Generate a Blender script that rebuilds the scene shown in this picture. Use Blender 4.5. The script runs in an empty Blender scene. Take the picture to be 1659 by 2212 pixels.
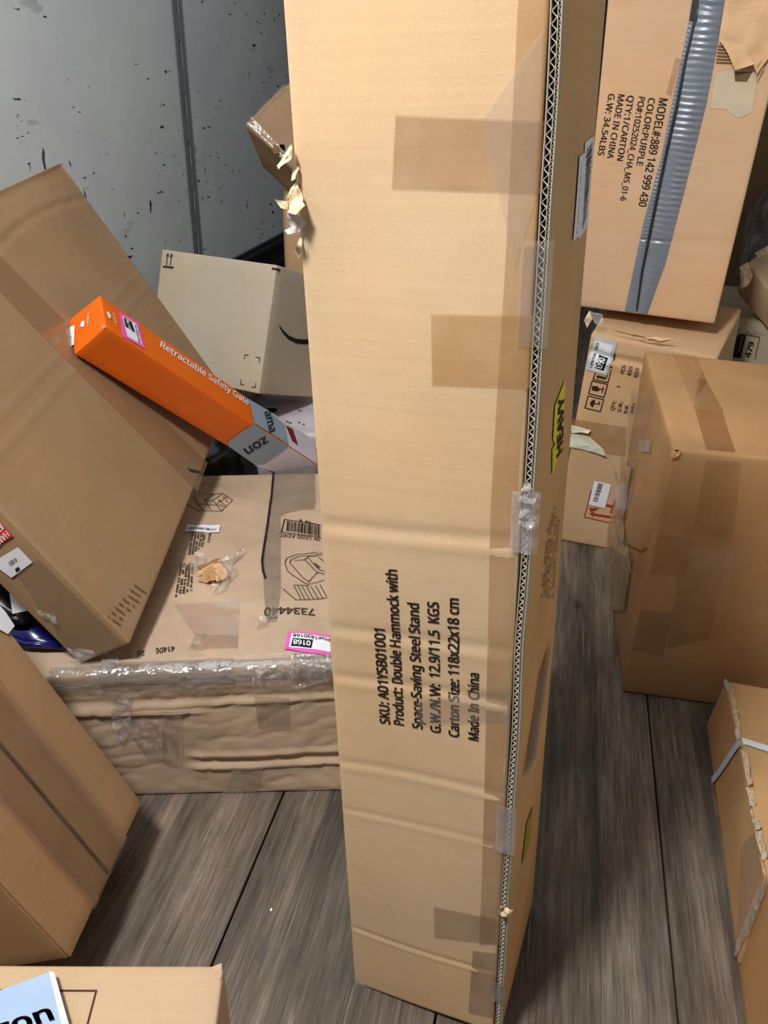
import bpy, bmesh, math, random
from mathutils import Vector, Matrix, noise
V = Vector
random.seed(7)
S = bpy.context.scene
COL = S.collection

# ------------------------------------------------------------------ camera
FPX, CX, CY = 1740.0, 829.5, 1106.0          # focal length in pixels of the 1659 x 2212 frame
CAMH = 1.10
PITCH, ROLL = math.radians(28.953), math.radians(1.5395)
FW = V((0, math.cos(PITCH), -math.sin(PITCH)))
_u = V((0, math.sin(PITCH), math.cos(PITCH))); _r = V((1, 0, 0))
CUP = math.cos(ROLL)*_u - math.sin(ROLL)*_r
CRT = math.cos(ROLL)*_r + math.sin(ROLL)*_u
CPOS = V((0, 0, CAMH))
cd = bpy.data.cameras.new('camera'); cam = bpy.data.objects.new('camera', cd); COL.objects.link(cam)
cd.sensor_fit = 'HORIZONTAL'; cd.sensor_width = 36.0; cd.lens = 36.0*FPX/1659.0
cd.clip_start = 0.02
m = Matrix((CRT, CUP, -FW)).transposed().to_4x4(); m.translation = CPOS
cam.matrix_world = m
S.camera = cam

# ------------------------------------------------------------------ world, lamps, exposure
S.view_settings.view_transform = 'Standard'; S.view_settings.look = 'None'
S.view_settings.gamma = 1.0; S.view_settings.use_curve_mapping = False
S.view_settings.exposure = 0.0
S.cycles.max_bounces = 8; S.cycles.transparent_max_bounces = 16
S.cycles.use_denoising = True
S.cycles.caustics_reflective = False; S.cycles.caustics_refractive = False
w = bpy.data.worlds.new('world'); S.world = w; w.use_nodes = True
w.node_tree.nodes['Background'].inputs[0].default_value = (0.80, 0.90, 1.0, 1)
w.node_tree.nodes['Background'].inputs[1].default_value = 0.12

def area(name, loc, target, size, power, col, sy=None):
    l = bpy.data.lights.new(name, 'AREA'); l.energy = power; l.color = col; l.size = size
    if sy: l.shape = 'RECTANGLE'; l.size_y = sy
    o = bpy.data.objects.new(name, l); COL.objects.link(o); o.location = loc
    o.rotation_euler = (V(target)-V(loc)).to_track_quat('-Z', 'Y').to_euler()
    return o
area('roof_lamp', (-0.62, 0.08, 2.36), (-0.1, 0.9, 0.3), 0.26, 53, (1.0, 0.975, 0.945))
area('skylight', (-0.2, 1.6, 2.58), (-0.2, 1.6, 0), 1.2, 11, (0.93, 0.97, 1.0), 3.0)

# ------------------------------------------------------------------ helpers
def ray(x, y): return FW + CRT*((x-CX)/FPX) - CUP*((y-CY)/FPX)
def onz(x, y, z=0.0):
    v = ray(x, y); return CPOS + v*((z-CPOS.z)/v.z)
def onplane(x, y, P, n):
    v = ray(x, y); return CPOS + v*(((V(P)-CPOS).dot(n))/v.dot(n))
def atdepth(x, y, P):                      # the point of this direction that is as far off as P
    v = ray(x, y); return CPOS + v*((V(P)-CPOS).dot(FW))
def crop(x0, y0, s): return lambda *pts: [(x0+a/s, y0+b/s) for a, b in pts]

def lin(c):
    return tuple(((v/255)/12.92 if v/255 <= 0.04045 else ((v/255+0.055)/1.055)**2.4) for v in c)

def tagit(o, label=None, cat=None, group=None, kind=None):
    if label: o['label'] = label
    if cat: o['category'] = cat
    if group: o['group'] = group
    if kind: o['kind'] = kind
    return o

def mesh_obj(name, verts, faces, mat, parent=None, base=None, uvs=None, smooth=True, mats=None, fm=None):
    """verts in world space; parts share the base point of their thing"""
    root = parent
    if base is None: base = V(root['_b']) if root is not None else V((0, 0, 0))
    me = bpy.data.meshes.new(name)
    me.from_pydata([tuple(V(v)-base) for v in verts], [], faces)
    if uvs is not None:
        l = me.uv_layers.new(name='uv')
        for p in me.polygons:
            for li in p.loop_indices: l.data[li].uv = uvs[me.loops[li].vertex_index]
    for mm in (mats or [mat]): me.materials.append(mm)
    if fm:
        for p, k in zip(me.polygons, fm): p.material_index = k
    if smooth:
        for p in me.polygons: p.use_smooth = True
    me.update()
    o = bpy.data.objects.new(name, me); COL.objects.link(o)
    if parent is not None: o.parent = parent
    else: o.location = base
    o['_b'] = list(base)
    return o

# ------------------------------------------------------------------ materials
MATS = {}
def nodemat(name):
    m = bpy.data.materials.new(name); m.use_nodes = True
    nt = m.node_tree; return m, nt, nt.nodes['Principled BSDF'], nt.nodes['Material Output']
def N(nt, t, **k):
    n = nt.nodes.new(t)
    for a, b in k.items():
        if isinstance(a, str) and hasattr(n, a): setattr(n, a, b)
    return n
def noise_node(nt, vec, scale, detail=3, rough=.5):
    n = N(nt, 'ShaderNodeTexNoise'); n.inputs['Scale'].default_value = scale
    n.inputs['Detail'].default_value = detail; n.inputs['Roughness'].default_value = rough
    nt.links.new(vec, n.inputs['Vector']); return n.outputs['Fac']
def mapr(nt, fac, a, b, c, d):
    n = N(nt, 'ShaderNodeMapRange'); nt.links.new(fac, n.inputs[0])
    for i, v in enumerate((a, b, c, d)): n.inputs[i+1].default_value = v
    return n.outputs[0]
def mul(nt, a, b):
    n = N(nt, 'ShaderNodeMath', operation='MULTIPLY'); nt.links.new(a, n.inputs[0])
    if isinstance(b, float): n.inputs[1].default_value = b
    else: nt.links.new(b, n.inputs[1])
    return n.outputs[0]
def mixc(nt, fac, a, b):
    n = N(nt, 'ShaderNodeMix', data_type='RGBA')
    if isinstance(fac, float): n.inputs[0].default_value = fac
    else: nt.links.new(fac, n.inputs[0])
    for k, v in ((6, a), (7, b)):
        if isinstance(v, tuple): n.inputs[k].default_value = (*v, 1)
        else: nt.links.new(v, n.inputs[k])
    return n.outputs[2]
def scaled(nt, col, fac):
    n = N(nt, 'ShaderNodeVectorMath', operation='SCALE')
    if isinstance(col, tuple): n.inputs[0].default_value = col
    else: nt.links.new(col, n.inputs[0])
    nt.links.new(fac, n.inputs['Scale']); return n.outputs[0]

def cardboard(rgb, rough=.72, flute=.05, blotch=.12, warm=(1.05, .98, .9), spec=.28):
    key = ('cb', rgb, rough, flute, blotch)
    if key in MATS: return MATS[key]
    m, nt, b, out = nodemat('cardboard')
    tc = N(nt, 'ShaderNodeTexCoord'); uv = tc.outputs['UV']; ob = tc.outputs['Object']
    mp = N(nt, 'ShaderNodeMapping'); nt.links.new(uv, mp.inputs[0]); mp.inputs['Scale'].default_value = (3, 130, 1)
    band = noise_node(nt, mp.outputs[0], 1.0, 3)
    mp2 = N(nt, 'ShaderNodeMapping'); nt.links.new(uv, mp2.inputs[0]); mp2.inputs['Scale'].default_value = (260, 18, 1)
    grain = noise_node(nt, mp2.outputs[0], 2.0, 2)
    big = noise_node(nt, ob, 7.0, 4, .55)
    fine = noise_node(nt, ob, 900.0, 2)
    f = mul(nt, mapr(nt, band, .3, .7, 1-flute*.5, 1+flute*.5), mapr(nt, big, .3, .7, 1-blotch, 1+blotch))
    f = mul(nt, f, mapr(nt, fine, .2, .8, .90, 1.10))
    f = mul(nt, f, mapr(nt, grain, .3, .7, .988, 1.012))
    base = lin(rgb)
    hue = mixc(nt, mapr(nt, noise_node(nt, ob, 4.3, 2), .4, .62, 0, 1), base, tuple(min(1, a*k) for a, k in zip(base, warm)))
    nt.links.new(scaled(nt, hue, f), b.inputs['Base Color'])
    nt.links.new(mapr(nt, big, .3, .7, rough-.08, rough+.1), b.inputs['Roughness'])
    b.inputs['Specular IOR Level'].default_value = spec
    bp = N(nt, 'ShaderNodeBump'); bp.inputs['Strength'].default_value = .10; bp.inputs['Distance'].default_value = .002
    nt.links.new(band, bp.inputs['Height'])
    bp2 = N(nt, 'ShaderNodeBump'); bp2.inputs['Strength'].default_value = .06; bp2.inputs['Distance'].default_value = .001
    nt.links.new(fine, bp2.inputs['Height']); nt.links.new(bp.outputs[0], bp2.inputs['Normal'])
    nt.links.new(bp2.outputs[0], b.inputs['Normal'])
    MATS[key] = m; return m

def plain(rgb, rough=.5, spec=.4, metal=0.0, bump=0.0, bscale=60, var=.06, name='paper'):
    key = ('pl', rgb, rough, spec, metal, bump, bscale, var)
    if key in MATS: return MATS[key]
    m, nt, b, out = nodemat(name)
    tc = N(nt, 'ShaderNodeTexCoord'); ob = tc.outputs['Object']
    n = noise_node(nt, ob, 25.0, 4)
    nt.links.new(scaled(nt, lin(rgb), mapr(nt, n, .3, .7, 1-var, 1+var)), b.inputs['Base Color'])
    b.inputs['Roughness'].default_value = rough; b.inputs['Specular IOR Level'].default_value = spec
    b.inputs['Metallic'].default_value = metal
    if bump:
        bp = N(nt, 'ShaderNodeBump'); bp.inputs['Strength'].default_value = bump; bp.inputs['Distance'].default_value = .004
        nt.links.new(noise_node(nt, ob, bscale, 4), bp.inputs['Height']); nt.links.new(bp.outputs[0], b.inputs['Normal'])
    MATS[key] = m; return m

def tape_mat(rgb, cover=.45, rough=.28, wrinkle=.15, wscale=40, spec=.5, cap=.22):
    """clear or tinted packing tape / film: see-through, glossy, wrinkled"""
    key = ('tp', rgb, cover, rough, wrinkle, wscale)
    if key in MATS: return MATS[key]
    m, nt, b, out = nodemat('packing_tape')
    tc = N(nt, 'ShaderNodeTexCoord'); ob = tc.outputs['Object']
    b.inputs['Base Color'].default_value = (*lin(rgb), 1); b.inputs['Roughness'].default_value = rough
    b.inputs['Specular IOR Level'].default_value = spec
    n = noise_node(nt, ob, wscale, 4, .6)
    bp = N(nt, 'ShaderNodeBump'); bp.inputs['Strength'].default_value = wrinkle; bp.inputs['Distance'].default_value = .0025 if wrinkle < .8 else .005
    nt.links.new(n, bp.inputs['Height']); nt.links.new(bp.outputs[0], b.inputs['Normal'])
    tr = N(nt, 'ShaderNodeBsdfTransparent'); gl = N(nt, 'ShaderNodeBsdfGlossy'); gl.inputs['Roughness'].default_value = rough*.5
    nt.links.new(bp.outputs[0], gl.inputs['Normal'])
    mx = N(nt, 'ShaderNodeMixShader'); nt.links.new(mapr(nt, noise_node(nt, ob, 18.0, 3), .3, .7, cover*.7, min(1, cover*1.3)), mx.inputs[0])
    nt.links.new(tr.outputs[0], mx.inputs[1]); nt.links.new(b.outputs[0], mx.inputs[2])
    fr0 = N(nt, 'ShaderNodeFresnel'); fr0.inputs['IOR'].default_value = 1.45
    fr = N(nt, 'ShaderNodeMath', operation='MINIMUM'); nt.links.new(fr0.outputs[0], fr.inputs[0]); fr.inputs[1].default_value = cap; fr0.inputs['IOR'].default_value = 1.45 if cap < .3 else 2.6
    mx2 = N(nt, 'ShaderNodeMixShader'); nt.links.new(fr.outputs[0], mx2.inputs[0])
    nt.links.new(mx.outputs[0], mx2.inputs[1]); nt.links.new(gl.outputs[0], mx2.inputs[2])
    nt.links.new(mx2.outputs[0], out.inputs['Surface'])
    MATS[key] = m; return m

INK = plain((44, 36, 32), .7, .2, name='ink')
INKG = plain((70, 58, 50), .7, .2, name='ink')
INKR = plain((170, 52, 38), .7, .2, name='ink')
WHITE = plain((232, 234, 240), .5, .4, name='label_paper')
PAPER = plain((222, 200, 165), .9, .1, bump=.5, bscale=90, var=.12, name='torn_paper')
CLEAR = tape_mat((225, 215, 205), .10, .18, .25, 45)
FILM = tape_mat((228, 226, 226), .10, .10, .9, 26)
TAN = tape_mat((186, 136, 76), .26, .34, .05, 30)
BROWNT = tape_mat((160, 112, 70), .24, .30, .06, 30)

# ------------------------------------------------------------------ cartons
def smooth(a, b, x):
    t = max(0.0, min(1.0, (x-a)/(b-a))); return t*t*(3-2*t)

class Carton:
    """a rounded, slightly warped box through eight corners C[i][j][k] (i right, j away, k up)"""
    FACES = {'front': (1, 0), 'back': (1, 1), 'left': (0, 0), 'right': (0, 1), 'bottom': (2, 0), 'top': (2, 1)}
    def __init__(s, name, C, mat, r=.004, amp=.0016, freq=7.0, step=(.02, .02, .02), seed=0.0, creases=(), label=None, cat='box', group=None, parent=None, floor=None, thick=0):
        s.C = {k: V(v) for k, v in C.items()}
        g = s.C
        avg = lambda pairs: sum(((g[b]-g[a]) for a, b in pairs), V())/4
        s.ax = [avg([((0, j, k), (1, j, k)) for j in (0, 1) for k in (0, 1)]),
                avg([((i, 0, k), (i, 1, k)) for i in (0, 1) for k in (0, 1)]),
                avg([((i, j, 0), (i, j, 1)) for i in (0, 1) for j in (0, 1)])]
        s.D = [a.length for a in s.ax]; s.dir = [a.normalized() for a in s.ax]
        s.cen = sum(g.values(), V())/8
        s.r = min(r, min(s.D)*.3); s.amp = amp; s.freq = freq; s.seed = V((seed*7.3, seed*3.1, seed*5.7)); s.creases = creases; s.lift = {'wrapped_carton': .0014, 'labelled_carton': .0016, 'leaning_carton': .0007, 'white_package': .001}.get(name, .0002)
        s.fn = {}
        for f, (a, side) in s.FACES.items():
            b, c = [x for x in range(3) if x != a]
            def cc(x, y):
                t = [0, 0, 0]; t[a] = side; t[b] = x; t[c] = y; return g[tuple(t)]
            n = (cc(1, 0)-cc(0, 0)+cc(1, 1)-cc(0, 1)).cross(cc(0, 1)-cc(0, 0)+cc(1, 1)-cc(1, 0)).normalized()
            mid = (cc(0, 0)+cc(1, 0)+cc(0, 1)+cc(1, 1))/4
            if n.dot(mid-s.cen) < 0: n = -n
            s.fn[f] = (n, mid)
        base = V((s.cen.x, s.cen.y, min(v.z for v in g.values())))
        # grid
        G = []
        for a in range(3):
            D = s.D[a]; r = s.r; n = max(1, round((D-2*r)/step[a]))
            G.append([0, r*.3, r] + [r+(D-2*r)*t/n for t in range(1, n)] + [D-r, D-r*.3, D])
        verts = []; idx = {}; faces = []; uvs = []
        def vid(i, j, k, f):
            key = (i, j, k, f)
            if key in idx: return idx[key]
            p = (G[0][i], G[1][j], G[2][k]); idx[key] = len(verts); verts.append(s.world(p, f))
            a = s.FACES[f][0]; b, c = [x for x in range(3) if x != a]
            uvs.append((p[b], p[c])); return idx[key]
        for f, (a, side) in s.FACES.items():
            b, c = [x for x in range(3) if x != a]
            e = len(G[a])-1 if side else 0
            for x in range(len(G[b])-1):
                for y in range(len(G[c])-1):
                    q = []
                    for dx, dy in ((0, 0), (1, 0), (1, 1), (0, 1)):
                        t = [0, 0, 0]; t[a] = e; t[b] = x+dx; t[c] = y+dy; q.append(vid(*t, f))
                    flip = (side == 1) ^ (a == 1)
                    faces.append(q if flip else q[::-1])
        s.o = mesh_obj(name, verts, faces, mat, parent, None if parent is not None else base, uvs)
        bm = bmesh.new(); bm.from_mesh(s.o.data); bmesh.ops.remove_doubles(bm, verts=bm.verts, dist=1e-6)
        bmesh.ops.recalc_face_normals(bm, faces=bm.faces); bm.to_mesh(s.o.data); bm.free()
        for p in s.o.data.polygons: p.use_smooth = True
        if parent is None: tagit(s.o, label, cat, group)
        elif label: s.o['label'] = label
    def tri(s, p):
        u = [p[a]/s.D[a] for a in range(3)]; o = V()
        for (i, j, k), c in s.C.items():
            o += c*((u[0] if i else 1-u[0])*(u[1] if j else 1-u[1])*(u[2] if k else 1-u[2]))
        return o
    def world(s, p, face=None, off=0.0):
        core = [min(max(p[a], s.r), s.D[a]-s.r) if s.D[a] > 2*s.r else s.D[a]/2 for a in range(3)]
        d = V([p[a]-core[a] for a in range(3)]); L = d.length
        dn = d/L if L > 1e-9 else V((0, 0, 0))
        q = [core[a]+dn[a]*s.r for a in range(3)] if L > 1e-9 else list(p)
        edge = min(sorted([min(p[a], s.D[a]-p[a]) for a in range(3)])[1]/.03, 1.0)
        h = s.amp*noise.noise((V(p)+s.seed)*s.freq)*(.3+.7*max(edge, 0)) if s.amp else 0.0
        o = s.tri(q) + sum((s.dir[a]*dn[a] for a in range(3)), V())*h
        if face:
            for c in s.creases:
                if c[0] == face:
                    a = s.FACES[face][0]; b, cc = [x for x in range(3) if x != a]
                    o += s.fn[face][0]*(c[1](p[b], p[cc])*smooth(0, .006, max(edge*.03, 0)))
            if off: o += s.fn[face][0]*off
        return o
    def px(s, face, x, y):
        """face coordinates (metres) of the surface point seen at this place of the photograph"""
        n, mid = s.fn[face]; P = onplane(x, y, mid, n)
        a, side = s.FACES[face]; b, c = [t for t in range(3) if t != a]
        u, v = .5, .5
        for _ in range(12):
            def pt(u, v):
                p = [0, 0, 0]; p[a] = side*s.D[a]; p[b] = u*s.D[b]; p[c] = v*s.D[c]; return s.tri(p)
            p0 = pt(u, v); du = (pt(u+1e-3, v)-p0)/1e-3; dv = (pt(u, v+1e-3)-p0)/1e-3; e = P-p0
            A, B, Cc = du.dot(du), du.dot(dv), dv.dot(dv); e1, e2 = e.dot(du), e.dot(dv); det = A*Cc-B*B
            u += (e1*Cc-e2*B)/det; v += (A*e2-B*e1)/det
        return V((u*s.D[b], v*s.D[c]))
    def at(s, face, uv, off=0.0006):
        a, side = s.FACES[face]; b, c = [t for t in range(3) if t != a]
        p = [0, 0, 0]; p[a] = side*s.D[a]; p[b] = uv[0]; p[c] = uv[1]
        inside = 0 <= uv[0] <= s.D[b] and 0 <= uv[1] <= s.D[c]
        off += s.lift
        if inside: return s.world(p, face, off)
        return s.tri(p) + s.fn[face][0]*off
    # ---- flat pieces lying on a face
    def ribbon(s, name, face, left, right, mat, nu=6, nv=12, off=.0006, fn=None, parent=None, label=None, inpx=True):
        L = [s.px(face, *p) if inpx else V(p) for p in left]; R = [s.px(face, *p) if inpx else V(p) for p in right]
        def along(P, t):
            d = [(P[i+1]-P[i]).length for i in range(len(P)-1)]; T = sum(d)*t
            for i, x in enumerate(d):
                if T <= x or i == len(d)-1: return P[i].lerp(P[i+1], min(1, T/x if x else 0))
                T -= x
        vs = []; fs = []; uvs = []
        for j in range(nv+1):
            for i in range(nu+1):
                a = along(L, j/nv); b = along(R, j/nv); q = a.lerp(b, i/nu)
                vs.append(s.at(face, q, off+(fn(i/nu, j/nv) if fn else 0))); uvs.append(tuple(q))
        for j in range(nv):
            for i in range(nu):
                k = j*(nu+1)+i; fs.append((k, k+1, k+nu+2, k+nu+1))
        o = mesh_obj(name, vs, fs, mat, parent or s.o, uvs=uvs)
        if label: o['label'] = label
        return o
    def quad(s, name, face, pts, mat, off=.0006, n=12, parent=None, label=None):
        a, b, c, d = pts
        return s.ribbon(name, face, [a, d], [b, c], mat, n, n, off, parent=parent, label=label)
    def strokes(s, name, face, lines, width, mat, off=.0009, parent=None, label=None):
        """printed line art: polylines (pixels) drawn with a pen of width metres"""
        vs = []; fs = []
        for ln in lines:
            P = [s.px(face, *p) for p in ln]
            Q = [P[0]]
            for i in range(len(P)-1):
                n = max(1, int((P[i+1]-P[i]).length/.015))
                for t in range(1, n+1): Q.append(P[i].lerp(P[i+1], t/n))
            for i in range(len(Q)-1):
                d = (Q[i+1]-Q[i]);
                if d.length < 1e-6: continue
                d.normalize(); w = V((-d.y, d.x))*width/2; e = d*width*.3; k = len(vs)
                for q in (Q[i]-w-e, Q[i+1]-w+e, Q[i+1]+w+e, Q[i]+w-e): vs.append(s.at(face, q, off))
                fs.append((k, k+1, k+2, k+3))
        o = mesh_obj(name, vs, fs, mat, parent or s.o, smooth=False)
        if label: o['label'] = label
        return o
    def poly(s, name, face, pts, mat, off=.0009, parent=None, label=None):
        vs = [s.at(face, s.px(face, *p), off) for p in pts]
        return_o = mesh_obj(name, vs, [tuple(range(len(vs)))], mat, parent or s.o, smooth=False)
        if label: return_o['label'] = label
        return return_o
    def text(s, face, string, p0, p1, top, mat=None, bold=.018, off=.0005, parent=None, ref='H', name='printed_text'):
        vs, fs = text_mesh(string, bold); href = text_height(ref, bold)
        x0 = min(v[0] for v in vs); x1 = max(v[0] for v in vs)
        A = s.px(face, *p0); B = s.px(face, *p1); T = s.px(face, p0[0]+top[0], p0[1]+top[1])
        W = [s.at(face, A+(B-A)*((v[0]-x0)/(x1-x0))+(T-A)*(v[1]/href), off) for v in vs]
        return mesh_obj(name, W, fs, mat or INK, parent or s.o, smooth=False)
    def barcode(s, face, quad, mat=None, n=34, seed=1, off=.0012, parent=None, fade=0):
        rnd = random.Random(seed); P = [s.px(face, *p) for p in quad]; vs = []; fs = []
        x = 0.0; step = 1.0/(n*2)
        while x < 1:
            wd = step*rnd.choice((.7, .7, 1.3, 2.0))
            if x+wd > 1: break
            k = len(vs)
            for (u, v) in ((x, 0), (x+wd, 0), (x+wd, 1), (x, 1)):
                q = P[0].lerp(P[1], u).lerp(P[3].lerp(P[2], u), v); vs.append(s.at(face, q, off))
            fs.append((k, k+1, k+2, k+3)); x += wd+step*rnd.choice((.7, 1, 1.6))
        return mesh_obj('barcode', vs, fs, mat or INK, parent or s.o, smooth=False)
    def finetext(s, face, lines, size, mat=None, seed=3, off=.001, parent=None):
        """print too small to read: rows of short broken strokes"""
        rnd = random.Random(seed); vs = []; fs = []
        for a, b in lines:
            A = s.px(face, *a); B = s.px(face, *b); L = (B-A).length; d = (B-A).normalized(); w = V((-d.y, d.x)); t = 0
            while t < L:
                ln = size*rnd.uniform(.35, .7); hh = size*rnd.choice((.35, .35, .5)); k = len(vs)
                if rnd.random() > .16:
                    for q in (A+d*t-w*size*.35, A+d*(t+ln)-w*size*.35, A+d*(t+ln)+w*hh, A+d*t+w*hh): vs.append(s.at(face, q, off))
                    fs.append((k, k+1, k+2, k+3))
                t += ln+size*.3
        return tagit(mesh_obj('fine_print', vs, fs, mat or INKG, parent or s.o, smooth=False), kind='stuff')

_tc = {}
try:
    import os
    SANS = bpy.data.fonts.load(os.path.join(bpy.utils.resource_path('LOCAL'), 'datafiles', 'fonts', 'NotoSansHebrew-Regular.woff2'))   # ships with Blender
except Exception: SANS = None
def text_mesh(string, bold=.018):
    key = (string, bold)
    if key in _tc: return _tc[key]
    cu = bpy.data.curves.new('t', 'FONT'); cu.body = string; cu.size = 1
    if SANS: cu.font = SANS
    cu.offset = 0 if SANS else bold; cu.resolution_u = 3
    ob = bpy.data.objects.new('t', cu); COL.objects.link(ob)
    dg = bpy.context.evaluated_depsgraph_get(); e = ob.evaluated_get(dg); me = e.to_mesh()
    vs = [tuple(v.co) for v in me.vertices]; fs = [tuple(p.vertices) for p in me.polygons]
    if SANS and bold:                       # a heavier face: the same letters laid over each other, slightly shifted
        v0, f0 = vs, fs; vs, fs = [], []; b_ = bold*.85
        for dx, dy in ((-b_, -b_*.6), (b_, b_*.6), (-b_, b_*.6), (b_, -b_*.6)):
            k = len(vs); vs += [(v[0]+dx, v[1]+dy, 0) for v in v0]; fs += [tuple(i+k for i in f) for f in f0]
    e.to_mesh_clear(); bpy.data.objects.remove(ob); bpy.data.curves.remove(cu)
    _tc[key] = (vs, fs); return vs, fs
def text_height(ch, bold): return max(v[1] for v in text_mesh(ch, bold)[0])

def boxcorners(c, R, D):
    return {(i, j, k): V(c)+R@V((D[0]*(i-.5), D[1]*(j-.5), D[2]*(k-.5))) for i in (0, 1) for j in (0, 1) for k in (0, 1)}
def upright(c, D, yaw=0, base=0.0):
    return boxcorners((c[0], c[1], base+D[2]/2), Matrix.Rotation(yaw, 3, 'Z'), D)
def scrap(name, parent, pts, mat, n=7, amp=.006, freq=60, seed=0, label=None, tagdata=None):
    """a crumpled piece of paper or film between four points (or more, as a closed outline about their middle)"""
    pts = [V(p) for p in pts]; cen = sum(pts, V())/len(pts); nrm = V()
    for i in range(len(pts)): nrm += (pts[i]-cen).cross(pts[(i+1) % len(pts)]-cen)
    nrm.normalize(); vs = [cen]; fs = []; m = 4
    out = []
    for i in range(len(pts)):
        for t in range(m): out.append(pts[i].lerp(pts[(i+1) % len(pts)], t/m))
    K = len(out)
    for r in range(1, n+1):
        for i, q in enumerate(out):
            p = cen.lerp(q, r/n); sd = V((seed*3.7, seed, -seed))
            vs.append(p+nrm*amp*noise.noise(p*freq+sd)*2+noise.noise_vector(p*freq+sd)*amp*.5)
    for i in range(K): fs.append((0, 1+i, 1+(i+1) % K))
    for r in range(n-1):
        for i in range(K):
            a = 1+r*K+i; b = 1+r*K+(i+1) % K; fs.append((a, a+K, b+K, b))
    o = mesh_obj(name, vs, fs, mat, parent, None if parent is not None else V((cen.x, cen.y, min(p.z for p in pts))), smooth=False)
    if label and parent is not None: o['label'] = label
    return o

# ================================================================== THE SETTING: inside of a box trailer
YW = math.radians(11.7)
NA = V((math.cos(YW), -math.sin(YW), 0)); NB = V((math.sin(YW), math.cos(YW), 0))
WL, WR, B0, B1, ZC = -1.3116, 1.25, -1.7, 6.5, 2.62
def T(a, b, z): return NA*a + NB*b + V((0, 0, z))
def slab(name, a0, a1, b0, b1, z0, z1, mat, parent=None, kind=None, bev=0.0, label=None):
    vs = [T(a, b, z) for a in (a0, a1) for b in (b0, b1) for z in (z0, z1)]
    fs = [(0, 1, 3, 2), (4, 6, 7, 5), (0, 4, 5, 1), (2, 3, 7, 6), (0, 2, 6, 4), (1, 5, 7, 3)]
    o = mesh_obj(name, vs, fs, mat, parent, None if parent is not None else T((a0+a1)/2, (b0+b1)/2, z0), smooth=False)
    # uv = (across, along) metres; walls use (along, height)
    l = o.data.uv_layers.new(name='uv'); base = V(o['_b'])
    for p in o.data.polygons:
        for li in p.loop_indices:
            q = o.data.vertices[o.data.loops[li].vertex_index].co + base
            l.data[li].uv = (q.dot(NA), q.dot(NB)) if abs(p.normal.z) > .7 else (q.dot(NB), q.z)
    if bev:
        bm = bmesh.new(); bm.from_mesh(o.data); bmesh.ops.bevel(bm, geom=bm.edges[:], offset=bev, segments=1, affect='EDGES'); bm.to_mesh(o.data); bm.free()
    if kind: o['kind'] = kind
    if label: o['label'] = label
    return o

def floor_material():
    m, nt, b, out = nodemat('wood_look_vinyl')
    tc = N(nt, 'ShaderNodeTexCoord'); uv = tc.outputs['UV']
    sp = N(nt, 'ShaderNodeSeparateXYZ'); nt.links.new(uv, sp.inputs[0])
    def fl(src, k):
        a = mul(nt, src, k); n = N(nt, 'ShaderNodeMath', operation='FLOOR'); nt.links.new(a, n.inputs[0]); return n.outputs[0]
    ia = fl(sp.outputs[0], 11.3)
    wn = N(nt, 'ShaderNodeTexWhiteNoise', noise_dimensions='1D'); nt.links.new(ia, wn.inputs['W'])
    def mapped(sx, sy):
        mp = N(nt, 'ShaderNodeMapping'); nt.links.new(uv, mp.inputs[0]); mp.inputs['Scale'].default_value = (sx, sy, 1); return mp.outputs[0]
    s1 = noise_node(nt, mapped(90, 6.0), 1.0, 8, .72)       # long grain
    s2 = noise_node(nt, mapped(16, 1.6), 1.0, 4, .55)      # broad figure
    s3 = noise_node(nt, mapped(380, 9), 1.0, 3, .6)            # fine lines
    s4 = noise_node(nt, mapped(7, 5), 1.0, 6, .65)
    c = mixc(nt, mapr(nt, s2, .38, .62, 0, 1), lin((86, 77, 69)), lin((142, 125, 110)))
    c = mixc(nt, mapr(nt, s4, .42, .60, 0, .8), c, lin((104, 99, 88)))
    c = scaled(nt, c, mapr(nt, wn.outputs[0], 0, 1, .66, 1.12))
    f = mul(nt, mapr(nt, s1, .34, .66, .62, 1.30), mapr(nt, s3, .34, .66, .68, 1.26))
    # knots
    vo = N(nt, 'ShaderNodeTexVoronoi'); nt.links.new(mapped(5.5, 3.6), vo.inputs['Vector']); vo.inputs['Scale'].default_value = 1.0
    vo.inputs['Randomness'].default_value = 1.0
    f = mul(nt, f, mapr(nt, vo.outputs['Distance'], .025, .085, .38, 1.0))
    col = scaled(nt, c, f)
    # pale scuffs and scratches along the floor
    sc = noise_node(nt, mapped(95, 3.0), 1.0, 3, .7); sc2 = noise_node(nt, mapped(6, 1.5), 1.0, 2)
    k = mul(nt, mapr(nt, sc, .63, .70, 0, 1), mapr(nt, sc2, .46, .58, 0, .6))
    col = mixc(nt, k, col, lin((176, 168, 156)))
    nt.links.new(col, b.inputs['Base Color'])
    nt.links.new(mapr(nt, s4, .3, .7, .42, .62), b.inputs['Roughness']); b.inputs['Specular IOR Level'].default_value = .35
    bp = N(nt, 'ShaderNodeBump'); bp.inputs['Strength'].default_value = .12; bp.inputs['Distance'].default_value = .002
    nt.links.new(s3, bp.inputs['Height']); nt.links.new(bp.outputs[0], b.inputs['Normal'])
    return m
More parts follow.
